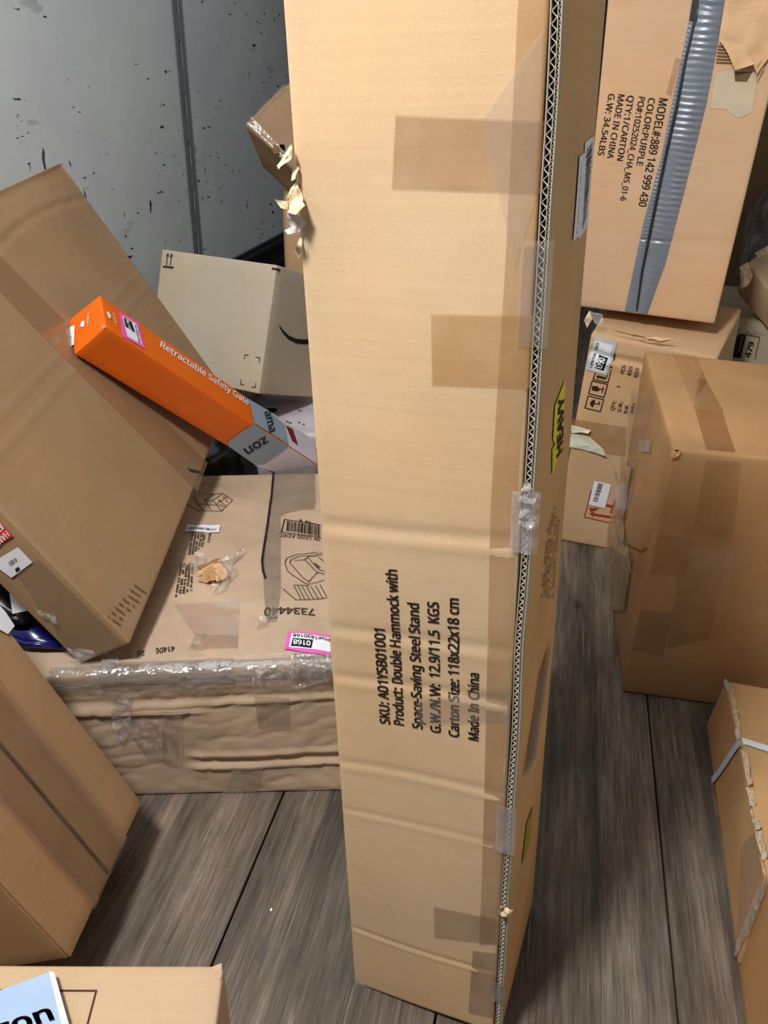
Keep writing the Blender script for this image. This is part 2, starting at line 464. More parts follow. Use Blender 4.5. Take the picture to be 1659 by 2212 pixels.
def wall_material():
    m, nt, b, out = nodemat('scuffed_wall_liner')
    tc = N(nt, 'ShaderNodeTexCoord'); uv = tc.outputs['UV']
    def mapped(sx, sy):
        mp = N(nt, 'ShaderNodeMapping'); nt.links.new(uv, mp.inputs[0]); mp.inputs['Scale'].default_value = (sx, sy, 1); return mp.outputs[0]
    big = noise_node(nt, mapped(1.6, 2.4), 1.0, 3)
    c = mixc(nt, mapr(nt, big, .42, .6, 0, 1), lin((228, 238, 238)), lin((226, 230, 238)))
    f = mapr(nt, noise_node(nt, mapped(300, 300), 1.0, 2), .2, .8, .94, 1.06)
    col = scaled(nt, c, f)
    mask = noise_node(nt, mapped(2.3, 3.1), 1.0, 3)
    def marks(sx, sy, thr, lo, amt, dark):
        n1 = noise_node(nt, mapped(sx, sy), 1.0, 2, .5)
        return mul(nt, mapr(nt, n1, thr, thr+.03, 0, 1), mapr(nt, mask, lo, lo+.08, 0, amt))
    col = mixc(nt, marks(16, 52, .675, .42, .95, 0), col, lin((38, 38, 40)))    # short dark dashes along the wall
    col = mixc(nt, marks(30, 11, .70, .44, .9, 0), col, lin((30, 30, 32)))
    col = mixc(nt, marks(9, 150, .68, .52, .45, 0), col, lin((80, 84, 86)))   # long scratches
    col = mixc(nt, marks(5, 16, .66, .50, .35, 0), col, lin((130, 132, 136)))    # rubbed smears
    nt.links.new(col, b.inputs['Base Color']); b.inputs['Roughness'].default_value = .55; b.inputs['Specular IOR Level'].default_value = .3
    bp = N(nt, 'ShaderNodeBump'); bp.inputs['Strength'].default_value = .25; bp.inputs['Distance'].default_value = .02
    nt.links.new(noise_node(nt, mapped(3, 3), 1.0, 2), bp.inputs['Height']); nt.links.new(bp.outputs[0], b.inputs['Normal'])
    return m
FLOORM, WALLM = floor_material(), wall_material()
STEEL = plain((138, 141, 146), .5, .4, 0.0, name='painted_steel'); DARK = plain((22, 22, 24), .6, .3, name='dark_gap')
KICK = plain((50, 53, 58), .5, .4, .3, name='scuff_rail')

floor = slab('floor', WL, WR, B0, B1, -.06, -.012, plain((40, 36, 32), .9, .1), kind='structure')
for k in range(8):
    a0 = -.355+.3155*(k-3); a1 = a0+.3155
    slab('plank', max(a0, WL)+.0016, min(a1, WR)-.0016, B0, B1, -.012, 0.0, FLOORM, floor, bev=.0008)
wl = slab('wall_left', WL-.06, WL-.004, B0, B1, 0, ZC, plain((120, 122, 124), .7, .2), kind='structure')
TR = 2.83
for b0, b1 in ((B0, .39), (.46, TR-.037), (TR+.037, 5.23), (5.30, B1)):
    slab('panel', WL-.004, WL, b0, b1, .40, ZC, WALLM, wl, bev=.001)
for bc in (.43, TR, 5.27):                      # upright logistics tracks, with slots
    h0, h1, per = .40, ZC, .152
    vs = []; fs = []
    def bar(a0, a1, b0, b1, z0, z1):
        k = len(vs); vs.extend([T(a, b, z) for a in (a0, a1) for b in (b0, b1) for z in (z0, z1)])
        fs.extend([tuple(k+i for i in f) for f in ((0, 1, 3, 2), (4, 6, 7, 5), (0, 4, 5, 1), (2, 3, 7, 6), (0, 2, 6, 4), (1, 5, 7, 3))])
    bar(WL-.003, WL+.004, bc-.036, bc-.008, h0, h1); bar(WL-.003, WL+.004, bc+.008, bc+.036, h0, h1)
    z = h0
    while z < h1-.01: bar(WL-.0025, WL+.0035, bc-.0082, bc+.0082, z, min(z+.075, h1)); z += per
    tr = mesh_obj('logistics_track', vs, fs, STEEL, wl, smooth=False); tr['label'] = 'grey slotted upright track'
rail = slab('scuff_rail', WL, WL+.012, B0, B1, 0, .40, KICK, wl); rail['label'] = 'dark metal scuff band along the foot of the wall'
for z in (.385, .30, .20, .10): slab('rail_rib', WL+.012, WL+.03, B0, B1, z-.014, z, KICK, wl)
wr = slab('wall_right', WR, WR+.06, B0, B1, 0, ZC, plain((205, 208, 208), .7, .2), kind='structure')
wf = slab('wall_back', WL-.06, WR+.06, B1, B1+.06, 0, ZC, plain((92, 90, 88), .7, .2), kind='structure')
ce = slab('ceiling', WL-.06, WR+.06, B0, B1, ZC, ZC+.05, plain((112, 114, 116), .7, .2), kind='structure')

# ================================================================== THE TALL CARTON
def lineblock(A, face, x0, y0, s, rows, **kw):
    for string, a, b, top in rows:
        f = crop(x0, y0, s); p0, p1 = f(a, b)
        A.text(face, string, p0, p1, (top[0]/s, top[1]/s), **kw)

MA = cardboard((206, 178, 143), .66, .025, .06)
ca = {(0,0,0):(-.024,.657,.003),(0,0,1):(-.087,.697,1.18),(0,1,0):(.049,.846,0),(0,1,1):(-.014,.887,1.178),
      (1,0,0):(.159,.586,.012),(1,0,1):(.096,.627,1.192),(1,1,0):(.232,.775,.010),(1,1,1):(.170,.816,1.19)}
ca[(0,0,0)] = atdepth(766, 2124, ca[(0,0,0)])
ridge = []
def cr(u, v):
    h = 0.0; t = u/.197
    # creases across the front: (height at the left, at the right, depth, width)
    for z0, z1, d, wd in ((.712, .726, -.0011, .007), (.590, .606, -.0010, .007), (.528, .545, -.0010, .006), (.405, .42, -.0008, .005), (.330, .345, -.0006, .004), (.118, .122, -.0015, .0026)):
        e = v-(z0+(z1-z0)*t); h += d*math.exp(-(e/wd)**2) - d*.55*math.exp(-((e+wd*1.8)/wd)**2)
    h += .0035*math.sin(v*9+.6)*math.sin(math.pi*t)
    return h
A = Carton('tall_carton', ca, MA, r=.0035, amp=.0012, freq=6, step=(.007, .02, .0035), seed=1, creases=[('front', cr)],
           label='tall upright kraft carton in the middle with black hammock print', cat='box')
lineblock(A, 'front', 750, 1180, 3.687, [
    ('SKU: A01YSB01001', (335, 1432), (298, 662), (-80, -14)),
    ('Product: Double Hammock with', (445, 1442), (402, 178), (-80, -14)),
    ('Space-Saving Steel Stand', (592, 1472), (572, 450), (-80, -14)),
    ('G.W./N.W:  12.9/11.5  KGS', (738, 1503), (731, 440), (-82, -14)),
    ('Carton Size: 118x22x18 cm', (885, 1535), (890, 410), (-82, -14)),
    ('Made In China', (1043, 1558), (1047, 1015), (-82, -14))], bold=.03)
# tapes: the long corner strip and the patches bridging it
A.ribbon('tape', 'front', [(1126, -150), (1118, 0), (1092, 560), (1060, 1100), (1042, 1850), (1036, 2040)], [(1197, -150), (1187, 0), (1155, 560), (1122, 1000), (1088, 1850), (1078, 2040)], TAN, 3, 40, .0004)
A.quad('tape', 'front', [(852, 248), (1176, 262), (1168, 418), (845, 408)], BROWNT, .0007)
A.quad('tape', 'front', [(932, 676), (1152, 680), (1146, 838), (936, 828)], tape_mat((196, 144, 72), .32, .34, .05, 30), .0007)
A.quad('tape', 'front', [(1040, 250), (1176, 60), (1160, 420), (1112, 580)], CLEAR, .0012)
A.quad('tape', 'front', [(938, 1955), (1076, 1985), (1073, 2040), (940, 2020)], BROWNT, .0007)
A.quad('tape', 'front', [(900, 1518), (1108, 1478), (1100, 1556), (905, 1568)], CLEAR, .0016)
A.quad('tape', 'front', [(1022, 2050), (1076, 2060), (1066, 2200), (1012, 2185)], tape_mat((150, 108, 70), .3, .34, .05, 30), .0005)
# double-wall side board with its open fluted edge
dI, dJ, dK = A.dir
sp = {}
for (i, j, k), c in A.C.items():
    q = A.C[(1, j, k)]; sp[(i, j, k)] = q + dI*(.0018 if i == 0 else .0090) + (dJ*.005 if j == 0 else dJ*.004)
    if j == 1 and i == 1: sp[(i, j, k)] += dI*(-.004 if k else -.004)
side = Carton('side_board', sp, cardboard((204, 164, 114), .66, .07, .10), r=.0012, amp=.0022, freq=6, step=(.006, .02, .02), seed=2, parent=A.o, label='thick double-wall side board')
EDGE = plain((176, 166, 150), .85, .15, name='raw_board_edge')
LFT, RGT = A.C[(1, 0, 0)], A.C[(1, 0, 1)]
HT = (RGT-LFT).length
def edgept(x, t, d, wob=True):            # x across the board, t up its edge, d back from the opening
    wv = .0016*noise.noise(V((t*9, 0, 5))) if wob else 0
    return LFT + dK*t + dI*(.0018+x+wv) + dJ*d
vs = []; fs = []
def strip_edge(xf, thick, d0, d1, n, seg):
    for i in range(n+1):
        t = HT*i/n; x = xf(t); 
        for (xx, d) in ((x-thick/2, d1), (x-thick/2, d0), (x+thick/2, d0), (x+thick/2, d1)): vs.append(edgept(xx, t, d))
    k0 = len(vs)-4*(n+1)
    for i in range(n):
        for e in range(3):
            a = k0+4*i+e; fs.append((a, a+1, a+5, a+4))
vs, fs = [], []
strip_edge(lambda t: .0004, .0008, -.0012, .007, 240, 0); strip_edge(lambda t: .0052, .0006, -.0004, .007, 240, 0); strip_edge(lambda t: .0075, .0008, 0, .007, 240, 0)
mesh_obj('board_liner', vs, fs, EDGE, A.o, smooth=False)['label'] = 'grey paper liners of the open board edge'
def tri_wave(t, per): p = (t/per) % 1; return 2*p if p < .5 else 2-2*p
vs, fs = [], []
n = int(HT/.0074)*8
strip_edge(lambda t: .0010+.0038*tri_wave(t+.0006*noise.noise(V((t*30, 1, 1))), .0074), .0006, -.0004, .006, n, 0)
o = mesh_obj('board_flutes', vs, fs, plain((200, 192, 176), .85, .15, name='raw_board_edge'), A.o, smooth=False); o['kind'] = 'stuff'; o['label'] = 'zigzag flutes in the open board edge'
vs, fs = [], []
n = int(HT/.0044)*8
strip_edge(lambda t: .0056+.0016*tri_wave(t, .0044), .0005, .0004, .006, n, 0)
o = mesh_obj('board_flutes', vs, fs, EDGE, A.o, smooth=False); o['kind'] = 'stuff'
mesh_obj('edge_gap_shade', [edgept(-.0017, 0, .003), edgept(.0075, 0, .0062), edgept(.0075, HT, .0062), edgept(-.0017, HT, .003)], [(0, 1, 2, 3)], plain((48, 40, 36), .9, .1), A.o)['label'] = 'dark sheet painting the shade in the gap beside the open edge'  # dark sheet behind the flutes paints the shade of the recess
# tape lapping over the edge
def edge_patch(t0, t1, w0, w1, mat, seed, bul=.003):
    vs = []; fs = []
    ni, nj = 10, 10
    for j in range(nj+1):
        t = t0+(t1-t0)*j/nj
        for i in range(ni+1):
            x = w0+(w1-w0)*i/ni; d = -.0022-bul*abs(noise.noise(V((x*120, t*60, seed)))) ; 
            if x > .0088: d += (x-.0088)*.9
            vs.append(edgept(x, t, d))
    for j in range(nj):
        for i in range(ni):
            k = j*(ni+1)+i; fs.append((k, k+1, k+ni+2, k+ni+1))
    mesh_obj('tape', vs, fs, mat, A.o)
SHINY = tape_mat((214, 210, 208), .30, .12, .6, 70)
edge_patch(.715, .775, -.010, .014, SHINY, 1, .005); edge_patch(.335, .405, -.010, .011, tape_mat((190, 178, 175), .45, .15, .3, 60), 3)
edge_patch(.90, .98, -.012, .012, CLEAR, 4); edge_patch(.07, .11, -.006, .010, tape_mat((150, 146, 142), .6, .2, .4, 60), 6)
for t, sd in ((.752, 3), (.775, 9), (.245, 5)):
    c = edgept(.006, t, -.006); scrap('torn_paper', A.o, [c+dI*.008+dK*.004, c-dI*.006+dK*.010, c-dI*.009-dK*.006, c+dI*.004-dK*.010], PAPER if sd == 5 else SHINY, 4, .004, 150, sd)
# stickers on the side board: seen at a shallow angle
def rect_on(C, face, pts, mat, name, label=None, off=.0008): return C.quad(name, face, pts, mat, off, 6, label=label)
P = crop(1180, 0, 3.073)
l1 = side.quad('shipping_label', 'right', P((255, 945), (312, 900), (270, 1500), (205, 1590)), WHITE, .0006, 6, label='white barcode sticker on the side')
l2 = side.quad('shipping_label', 'right', P((212, 1040), (245, 1015), (212, 1560), (167, 1600)), WHITE, .0010, 6, label='white barcode sticker on the side, lower')
side.barcode('right', P((262, 1000), (228, 1530), (255, 1440), (300, 945)), INKG, 30, 4, .0012, parent=l1)
side.finetext('right', [P((228, 1060), (190, 1560))], .004, parent=l2)
P = crop(1100, 700, 3.6875)
YEL = plain((226, 218, 50), .5, .4, name='warning_label')
yl = side.poly('warning_label', 'right', P((441, 443), (430, 690), (405, 975), (328, 1203), (332, 990), (352, 960), (338, 915), (358, 650)), YEL, .0010, label='torn yellow warning sticker')
side.text('right', 'HEAVY', *P((405, 1010), (428, 560)), (-45/3.69, 60/3.69), parent=yl, off=.0016, bold=.05)
P = crop(1080, 1300, 3.69)
yl2 = side.quad('warning_label', 'right', P((205, 1760), (262, 1620), (232, 1900), (165, 2110)), plain((170, 150, 40), .5, .4, name='warning_label'), .0010, 5, label='yellow warning sticker low on the side')
side.finetext('right', [P((190, 2060), (240, 1680))], .006, parent=yl2)
pl = side.quad('shipping_label', 'right', P((300, 560), (382, 310), (262, 1230), (178, 1400)), tape_mat((150, 156, 160), .6, .22, .2, 30), .003, 6, label='grey plastic pouch peeling off the side')
side.finetext('right', [crop(1100, 700, 3.6875)((255+i*18, 2180), (300+i*18, 1450+abs(i-3)*60)) for i in range(6)], .006, INKG, 9)
# torn left edge
def afl(x, y, off=0.0): return A.at('front', A.px('front', x, y), off)
P = crop(500, 150, 4.706)
def torn(pts, mat, amp, seed, offs, label=None): scrap('torn_paper', A.o, [afl(*q, o) for q, o in zip(P(*pts), offs)], mat, 5, amp, 90, seed, label)
torn([(620, 760), (665, 815), (640, 900), (560, 1005), (530, 960), (570, 850)], PAPER, .0025, 1, [.002, .006, .008, .012, .012, .006], 'pale torn paper strip')
torn([(640, 940), (700, 1000), (690, 1110), (640, 1120), (628, 1020)], PAPER, .002, 2, [.002, .004, .006, .006, .003])
torn([(650, 1130), (700, 1200), (812, 1370), (740, 1465), (610, 1450), (600, 1290)], PAPER, .0045, 3, [.002, .005, .009, .012, .010, .005])
torn([(505, 1310), (605, 1330), (600, 1420), (560, 1395)], PAPER, .002, 4, [.012, .006, .006, .010])
GREYP = plain((196, 186, 182), .85, .15, bump=.5, bscale=120, name='torn_paper')
torn([(610, 1460), (740, 1480), (760, 1560), (700, 1640), (640, 1600)], GREYP, .005, 5, [.004, .006, .006, .008, .006])
torn([(640, 1590), (720, 1560), (725, 1640), (640, 1650), (615, 1610)], GREYP, .005, 6, [.012, .010, .010, .012, .014])
torn([(700, 1660), (745, 1800), (700, 1900), (668, 1840)], PAPER, .002, 7, [.002, .004, .004, .006])
P = crop(720, 2000, 4.1475)
torn([(230, 560), (420, 610), (395, 665), (300, 630)], PAPER, .002, 8, [.001, .003, .007, .006], 'scrap of cream paper at the foot')
torn([(185, 440), (290, 500), (330, 590), (240, 580)], SHINY, .002, 9, [.001, .002, .004, .006])

# ================================================================== UPPER RIGHT CARTON WITH DUCT TAPE (on the labelled one)
cb = {(0,0,0):(.457,1.961,.600),(0,0,1):(.425,1.976,1.45),(0,1,0):(.547,2.195,.599),(0,1,1):(.520,2.205,1.449),
      (1,0,0):(.752,1.848,.596),(1,0,1):(.764,1.846,1.445),(1,1,0):(.842,2.082,.595),(1,1,1):(.854,2.08,1.445)}
Bt = Carton('duct_taped_carton', cb, cardboard((204, 170, 136), .7, .05, .06), r=.006, amp=.003, freq=5, step=(.012, .05, .012), seed=3,
            label='upright carton closed with wavy grey duct tape, standing on the labelled carton', cat='box',
            creases=[('front', lambda u, v: -.002*math.exp(-((v-.165-.01*u/.3)/.004)**2)-.0015*math.exp(-((v-.62)/.006)**2))])
lineblock(Bt, 'front', 1180, 0, 3.073, [
    ('MODEL#:889 142 999 430', (752, 650), (612, 1368), (56, 6)),
    ('COLOR:PURPLE', (680, 648), (598, 1098), (44, 5)),
    ('PO#:10252024_CHA_MS_01-6', (615, 640), (490, 1330), (42, 5)),
    ('QTY:1/CARTON', (542, 632), (469, 1065), (42, 5)),
    ('MADE IN CHINA', (479, 624), (404, 1050), (42, 5)),
    ('G.W: 34.54LBS', (415, 620), (342, 1030), (42, 5))], bold=.02)
DUCT = plain((122, 130, 141), .33, .55, .15, name='duct_tape'); DUCTD = plain((38, 40, 44), .4, .4, .1, name='duct_tape')
P = crop(1180, 0, 3.073)
def rib(amp, per, bulge): return lambda s_, t: bulge*math.sin(math.pi*s_)+amp*(math.sin(t*per+1.5*noise.noise(V((s_*2, t*20, 0))))*(.5+noise.noise(V((t*9, s_*2, 4)))))*(1-.7*smooth(.55, .95, t))
seam = P((1130, -880), (1000, 0), (985, 150), (925, 400), (868, 700), (800, 1000), (725, 1370), (640, 1800), (600, 2075))
Bt.ribbon('duct_tape', 'front', P((948, 140), (900, 380), (832, 700), (762, 1050), (645, 1480), (545, 1950), (520, 2065)), P((985, 150), (920, 400), (862, 700), (795, 1000), (718, 1370), (632, 1800), (596, 2068)), DUCT, 8, 460, .001, rib(.0008, 460, .0015), label='narrow rippled duct tape strip')
Bt.ribbon('duct_tape', 'front', seam, P((1330, -880), (1188, -20), (1140, 280), (1065, 680), (990, 980), (890, 1370), (790, 1750), (670, 2085)), DUCT, 14, 460, .0012, rib(.0011, 430, .004), label='wide rippled duct tape strip')
Bt.ribbon('duct_tape', 'front', P((1090, -880), (975, -20), (948, 138)), P((1145, -880), (1012, -20), (1000, 150)), DUCTD, 2, 4, .003)
Bt.ribbon('tape_fold', 'front', P((1000, 60), (920, 400), (862, 700), (794, 1000), (716, 1370), (630, 1800), (596, 2060)), P((1012, 60), (934, 400), (880, 700), (812, 1000), (735, 1370), (645, 1800), (606, 2060)), DUCTD, 2, 60, .0045)
Bt.quad('tape', 'front', P((232, 1995), (530, 2030), (520, 2075), (232, 2030)), CLEAR, .001)
Bt.quad('tape', 'front', P((860, 380), (895, 400), (830, 640), (795, 620)), BROWNT, .0008)
# peeled outer paper at the upper right, flutes showing below it
P = crop(1400, 0, 6.405)
pale = Bt.poly('bare_board', 'front', P((950, 1010), (1180, 960), (1480, 970), (1490, 1200), (1440, 1560), (1240, 1640), (1080, 1510), (850, 1500)), plain((200, 184, 158), .9, .1, name='bare_board'), .0008, label='patch of bare board where the paper tore off')
Bt.strokes('exposed_flute', 'front', [P((975+i*-6, 640+i*45), (1090+i*12, 640+i*45+8)) for i in range(6)]+[P((1200+i*2, 1000+i*28), (1430-i*16, 1005+i*28)) for i in range(5)], .0028, plain((110, 84, 60), .9, .1, name='bare_board'), .0018)
def bfl(q, off=0.0): return Bt.at('front', Bt.px('front', *q), off)
fl = P((1060, -20), (1680, -20), (1700, 760), (1500, 1030), (1470, 900), (1210, 965), (1090, 740), (985, 560))
scrap('peeled_flap', Bt.o, [bfl(q, o) for q, o in zip(fl, (.004, .004, .006, .016, .022, .022, .016, .006))], cardboard((212, 174, 132), .7, .05, .06), 8, .0045, 26, 5, 'loose flap of torn outer paper')
scrap('peeled_flap', Bt.o, [bfl(q, o) for q, o in zip(P((1500, 900), (1640, 790), (1600, 940), (1510, 1130), (1480, 1010)), (.016, .006, .006, .004, .012))], cardboard((204, 170, 136), .7, .05, .06), 4, .003, 60, 8)

# ================================================================== LABELLED CARTON BELOW IT
c2 = {(0,0,0):onz(1196, 1165),(0,0,1):(.478,1.878,.558),(0,1,0):(.657,2.174,0),(0,1,1):(.60,2.16,.592),
      (1,0,0):(.742,1.77,0),(1,0,1):(.744,1.770,.540),(1,1,0):(.913,2.004,0),(1,1,1):(.88,2.02,.592)}
def b2c(u, v):
    t = u/.3; h = 0
    for dz, d, wd in ((.028, -.010, .006), (.048, .004, .006)):
        h += d*math.exp(-(((.555-v)-dz-.012*t+.004*noise.noise(V((u*20, dz*50, 0))))/wd)**2)
    return h
B2 = Carton('labelled_carton', c2, cardboard((198, 166, 128), .7, .05, .08), r=.006, amp=.003, freq=6, step=(.01, .03, .008), seed=4, creases=[('front', b2c)],
            label='carton with crushed top edge, handling symbols and a white 0643 sticker', cat='box')
P = crop(1180, 650, 3.463)
lb = B2.quad('tracking_label', 'front', P((365, 270), (533, 312), (453, 557), (287, 512)), plain((188, 194, 204), .45, .4, name='label_paper'), .0012, 12, label='white 0643 tracking sticker')
B2.quad('label_face', 'front', P((372, 300), (500, 332), (440, 540), (315, 500)), WHITE, .0019, 12, parent=lb)
bk = B2.quad('number_box', 'front', P((397, 400), (468, 415), (430, 522), (360, 500)), plain((20, 20, 22), .5, .3, name='ink'), .0026, 12, parent=lb)
B2.text('front', '0643', *P((392, 420), (365, 495)), (52/3.463, 12/3.463), WHITE, .03, .0034, parent=lb, ref='0')
B2.text('front', 'GRA1450643', *P((376, 310), (322, 497)), (22/3.463, 5/3.463), INK, .02, .0028, parent=lb)
box = lambda q: [q[0], q[1], q[2], q[3], q[0]]
B2.strokes('handling_symbol', 'front', [box(P((313, 708), (430, 735), (405, 825), (290, 798))), P((340, 775), (330, 762), (345, 745), (362, 738)), P((362, 762), (395, 770), (400, 757), (392, 750))], .0022, INK, label='printed umbrella symbol')
B2.poly('handling_symbol', 'front', P((332, 782), (336, 762), (348, 746), (366, 736), (360, 762), (352, 790)), INK, .0011)
B2.strokes('handling_symbol', 'front', [box(P((343, 597), (460, 622), (432, 718), (317, 690))), P((395, 655), (422, 661)), P((428, 640), (418, 684))], .0022, INK, label='printed glass symbol')
B2.poly('handling_symbol', 'front', P((345, 634), (385, 638), (400, 655), (392, 670), (372, 672), (340, 664)), INK, .0011)
B2.strokes('handling_symbol', 'front', [P((366, 540), (350, 585), (462, 608), (486, 515)), P((448, 575), (458, 545)), P((515, 395), (492, 495)), P((480, 490), (492, 495))], .0022, INK, label='printed arrow symbol')
B2.strokes('handling_symbol', 'front', [P((395, 566), (440, 577))], .0055, INK)
B2.poly('handling_symbol', 'front', P((372, 562), (396, 552), (388, 582)), INK, .0011)
for st, a, b in (('PCS', (582, 547), (598, 482)), ('KGS', (632, 557), (649, 490)), ('KGS', (681, 571), (697, 502)), ('1', (552, 652), (556, 640)), ('QTY:', (505, 820), (528, 748)), ('G.W.:', (556, 830), (575, 752)), ('N.W.', (604, 842), (619, 780))):
    B2.text('front', st, *P(a, b), (-27/3.463, -8/3.463), bold=.012)
B2.finetext('front', [P((636, 850), (654, 770))], .008)
B2.quad('tape', 'front', P((195, 880), (600, 940), (590, 1160), (165, 1100)), tape_mat((170, 130, 80), .35, .3, .1, 30), .0008, 10)
PALE = plain((222, 224, 200), .35, .5, bump=.2, bscale=50, name='peeled_tape')
def b2(q, o): return B2.at('front', B2.px('front', *q), o)
for pts, of, sd in ((((172, 918), (340, 958), (320, 980), (262, 975), (195, 985)), (.002, .008, .010, .006, .002), 1),
                (((168, 985), (330, 1005), (440, 1105), (455, 1150), (330, 1120), (165, 1085)), (.002, .008, .012, .010, .004, .002), 2)):
    scrap('peeled_tape', B2.o, [b2(q, o) for q, o in zip(P(*pts), of)], PALE, 5, .0018, 40, sd, 'pale tape end torn loose' if sd == 1 else None)
lb = B2.quad('barcode_label', 'front', P((360, 1343), (486, 1370), (440, 1548), (318, 1518)), WHITE, .0012, 12, label='white barcode sticker')
B2.barcode('front', P((425, 1368), (385, 1500), (350, 1492), (390, 1360)), INKG, 18, 11, off=.0022, parent=lb)
B2.finetext('front', [P((425, 1500), (450, 1390))], .004, parent=lb)
B2.strokes('red_handling_print', 'front', [P((338, 1410), (287, 1610), (485, 1655))], .0022, INKR, label='red framed handling print')
B2.strokes('red_handling_print', 'front', [P((350, 1590), (482, 1612)), P((445, 1522), (500, 1535)), P((515, 1490), (488, 1580))], .006, INKR)
B2.poly('red_handling_print', 'front', P((326, 1582), (360, 1570), (348, 1606)), INKR, .0012)
B2.poly('red_handling_print', 'front', P((322, 1540), (395, 1545), (365, 1562), (330, 1568)), INKR, .0012)
for pts, of, mt, sd in ((((318, 72), (420, 100), (430, 185), (370, 170), (330, 110)), (.006, .004, .004, .010, .010), SHINY, 3),
                    (((400, 190), (620, 235), (850, 290), (990, 285), (850, 310), (600, 250)), (.006, .008, .010, .004, .004, .002), cardboard((214, 180, 140), .8, .05, .05), 4),
                    (((318, 75), (345, 130), (300, 200), (285, 150)), (.002, .006, .004, .002), PAPER, 5)):
    scrap('torn_edge', B2.o, [b2(q, o) for q, o in zip(P(*pts), of)], mt, 5, .003, 60, sd)

# ================================================================== BIG CARTON ON THE RIGHT
cc = {(0,0,0):(.493,1.259,0),(0,0,1):(.489,1.256,.543),(0,1,0):(.577,1.735,0),(0,1,1):(.574,1.735,.55),
      (1,0,0):(1.035,1.164,0),(1,0,1):(1.031,1.160,.546),(1,1,0):(1.119,1.63,0),(1,1,1):(1.115,1.63,.55)}
cc[(0,0,1)] = atdepth(1455, 972, cc[(0,0,1)]); cc[(0,1,1)] = atdepth(1393, 757, cc[(0,1,1)])
Cc = Carton('large_carton', cc, cardboard((182, 142, 98), .62, .05, .08), r=.007, amp=.004, freq=4, step=(.02, .02, .02), seed=5,
            label='large plain brown carton on the floor at the right', cat='box')
P = crop(1180, 650, 3.463)
OT = tape_mat((168, 112, 44), .15, .3, .05, 30); OT2 = tape_mat((196, 128, 76), .32, .3, .05, 30)
Cc.quad('tape', 'top', P((935, 400), (1115, 412), (1200, 620), (1090, 770)), OT, .0005)
Cc.quad('tape', 'top', P((1130, 590), (1190, 600), (1330, 830), (1100, 800)), OT, .0008)
Cc.quad('tape', 'top', P((1110, 800), (1320, 830), (1420, 1125), (1200, 1100)), OT2, .0005)
Cc.quad('tape', 'front', P((1195, 1185), (1460, 1205), (1400, 1780), (1090, 1740)), OT, .0005)
Cc.quad('tape', 'front', P((840, 1735), (1110, 1760), (1040, 2060), (770, 2040)), OT, .0007)
P = crop(1080, 1100, 1.99)
Cc.quad('tape', 'front', P((600, 430), (745, 445), (700, 640), (560, 600)), tape_mat((165, 120, 75), .25, .3, .05, 30), .0006)
Cc.quad('tape', 'front', P((800, 60), (1000, 75), (900, 560), (720, 600)), OT, .0009)
Cc.quad('clear_film', 'front', P((780, 160), (1010, 170), (960, 560), (700, 560)), tape_mat((230, 220, 200), .03, .14, .7, 40), .0016, 10)
P = crop(1280, 850, 5.532)
Cc.quad('tape', 'left', P((470, -60), (740, 20), (600, 700), (380, 740)), CLEAR, .0008)
Cc.quad('tape', 'left', P((350, 740), (560, 760), (420, 1500), (330, 1500)), tape_mat((190, 160, 130), .2, .2, .3, 40), .0022)
Cc.quad('tape', 'left', P((580, 555), (712, 560), (695, 700), (575, 690)), tape_mat((225, 212, 196), .5, .3, .8, 90), .0030)
# loose flap of wrap hanging across the left side, with its white cord
def cl(q, o=0.0): return Cc.at('left', Cc.px('left', *q), o)
Cc.ribbon('loose_wrap', 'left', P((360, 800), (345, 1000), (290, 1250), (190, 1700), (160, 2100), (170, 2600)), P((500, 900), (455, 1110), (410, 1500), (430, 1750), (500, 2000), (420, 2600)), tape_mat((196, 164, 128), .55, .35, .35, 22), 8, 30, .006, lambda s_, t: .006*noise.noise(V((s_*3, t*8, 2))), label='loose brown wrap hanging down the side')
Cc.strokes('hanging_cord', 'left', [P((345, 880), (400, 1090), (412, 1300), (400, 1500), (450, 1700), (520, 1950), (605, 2170))], .004, plain((190, 176, 160),   .6, .3, name='cord'), .020, label='thin twisted plastic strand')
Cc.strokes('stain', 'left', [P((370, 1790), (460, 1820), (580, 1890), (660, 1850))], .0035, plain((138, 96, 64), .8, .1, name='stain'), .0012)
P = crop(1280, 850, 5.532)
scrap('torn_edge', Cc.o, [Cc.at('front', Cc.px('front', *q), o) for q, o in zip(P((940, 660), (1060, 670), (1030, 720), (960, 760), (930, 800)), (.003, .004, .006, .005, .003))], cardboard((214, 170, 122), .8), 4, .002, 90, 3)
scrap('torn_hole', Cc.o, [Cc.at('front', Cc.px('front', *q), .008) for q in P((970, 655), (1000, 648), (1030, 658), (1000, 672))], plain((20, 14, 10), .9, .1), 3, .0005, 90, 3)

# ================================================================== STRAPPED CARTON AND ITS NEIGHBOUR, LOWER RIGHT
d0, d1 = onz(1592, 2085), onz(1525, 1565)
dn = (d1-d0).cross(V((0, 0, 1))).normalized(); rt = dn if dn.x > 0 else -dn
t0, t1 = onplane(1658, 1892, d0, dn), onplane(1567, 1470, d0, dn)
cdn = {(0,0,0):d0,(0,1,0):d1,(0,0,1):t0,(0,1,1):t1,(1,0,0):d0+rt*.40,(1,1,0):d1+rt*.40,(1,0,1):t0+rt*.40,(1,1,1):t1+rt*.40}
D = Carton('strapped_carton', cdn, cardboard((190, 150, 104), .68, .06, .10), r=.004, amp=.0025, freq=7, step=(.02, .012, .01), seed=6,
           label='low worn carton with a white plastic strap, lower right', cat='box')
P = crop(1500, 1430, 8.195)
STR = plain((214, 220, 228), .35, .5, name='plastic_strap')
D.ribbon('strap', 'left', P((285, 2110), (640, 1560), (760, 1400), (835, 1357)), P((300, 2210), (700, 1640), (800, 1520), (862, 1480)), STR, 3, 14, .0022, label='white plastic strap')
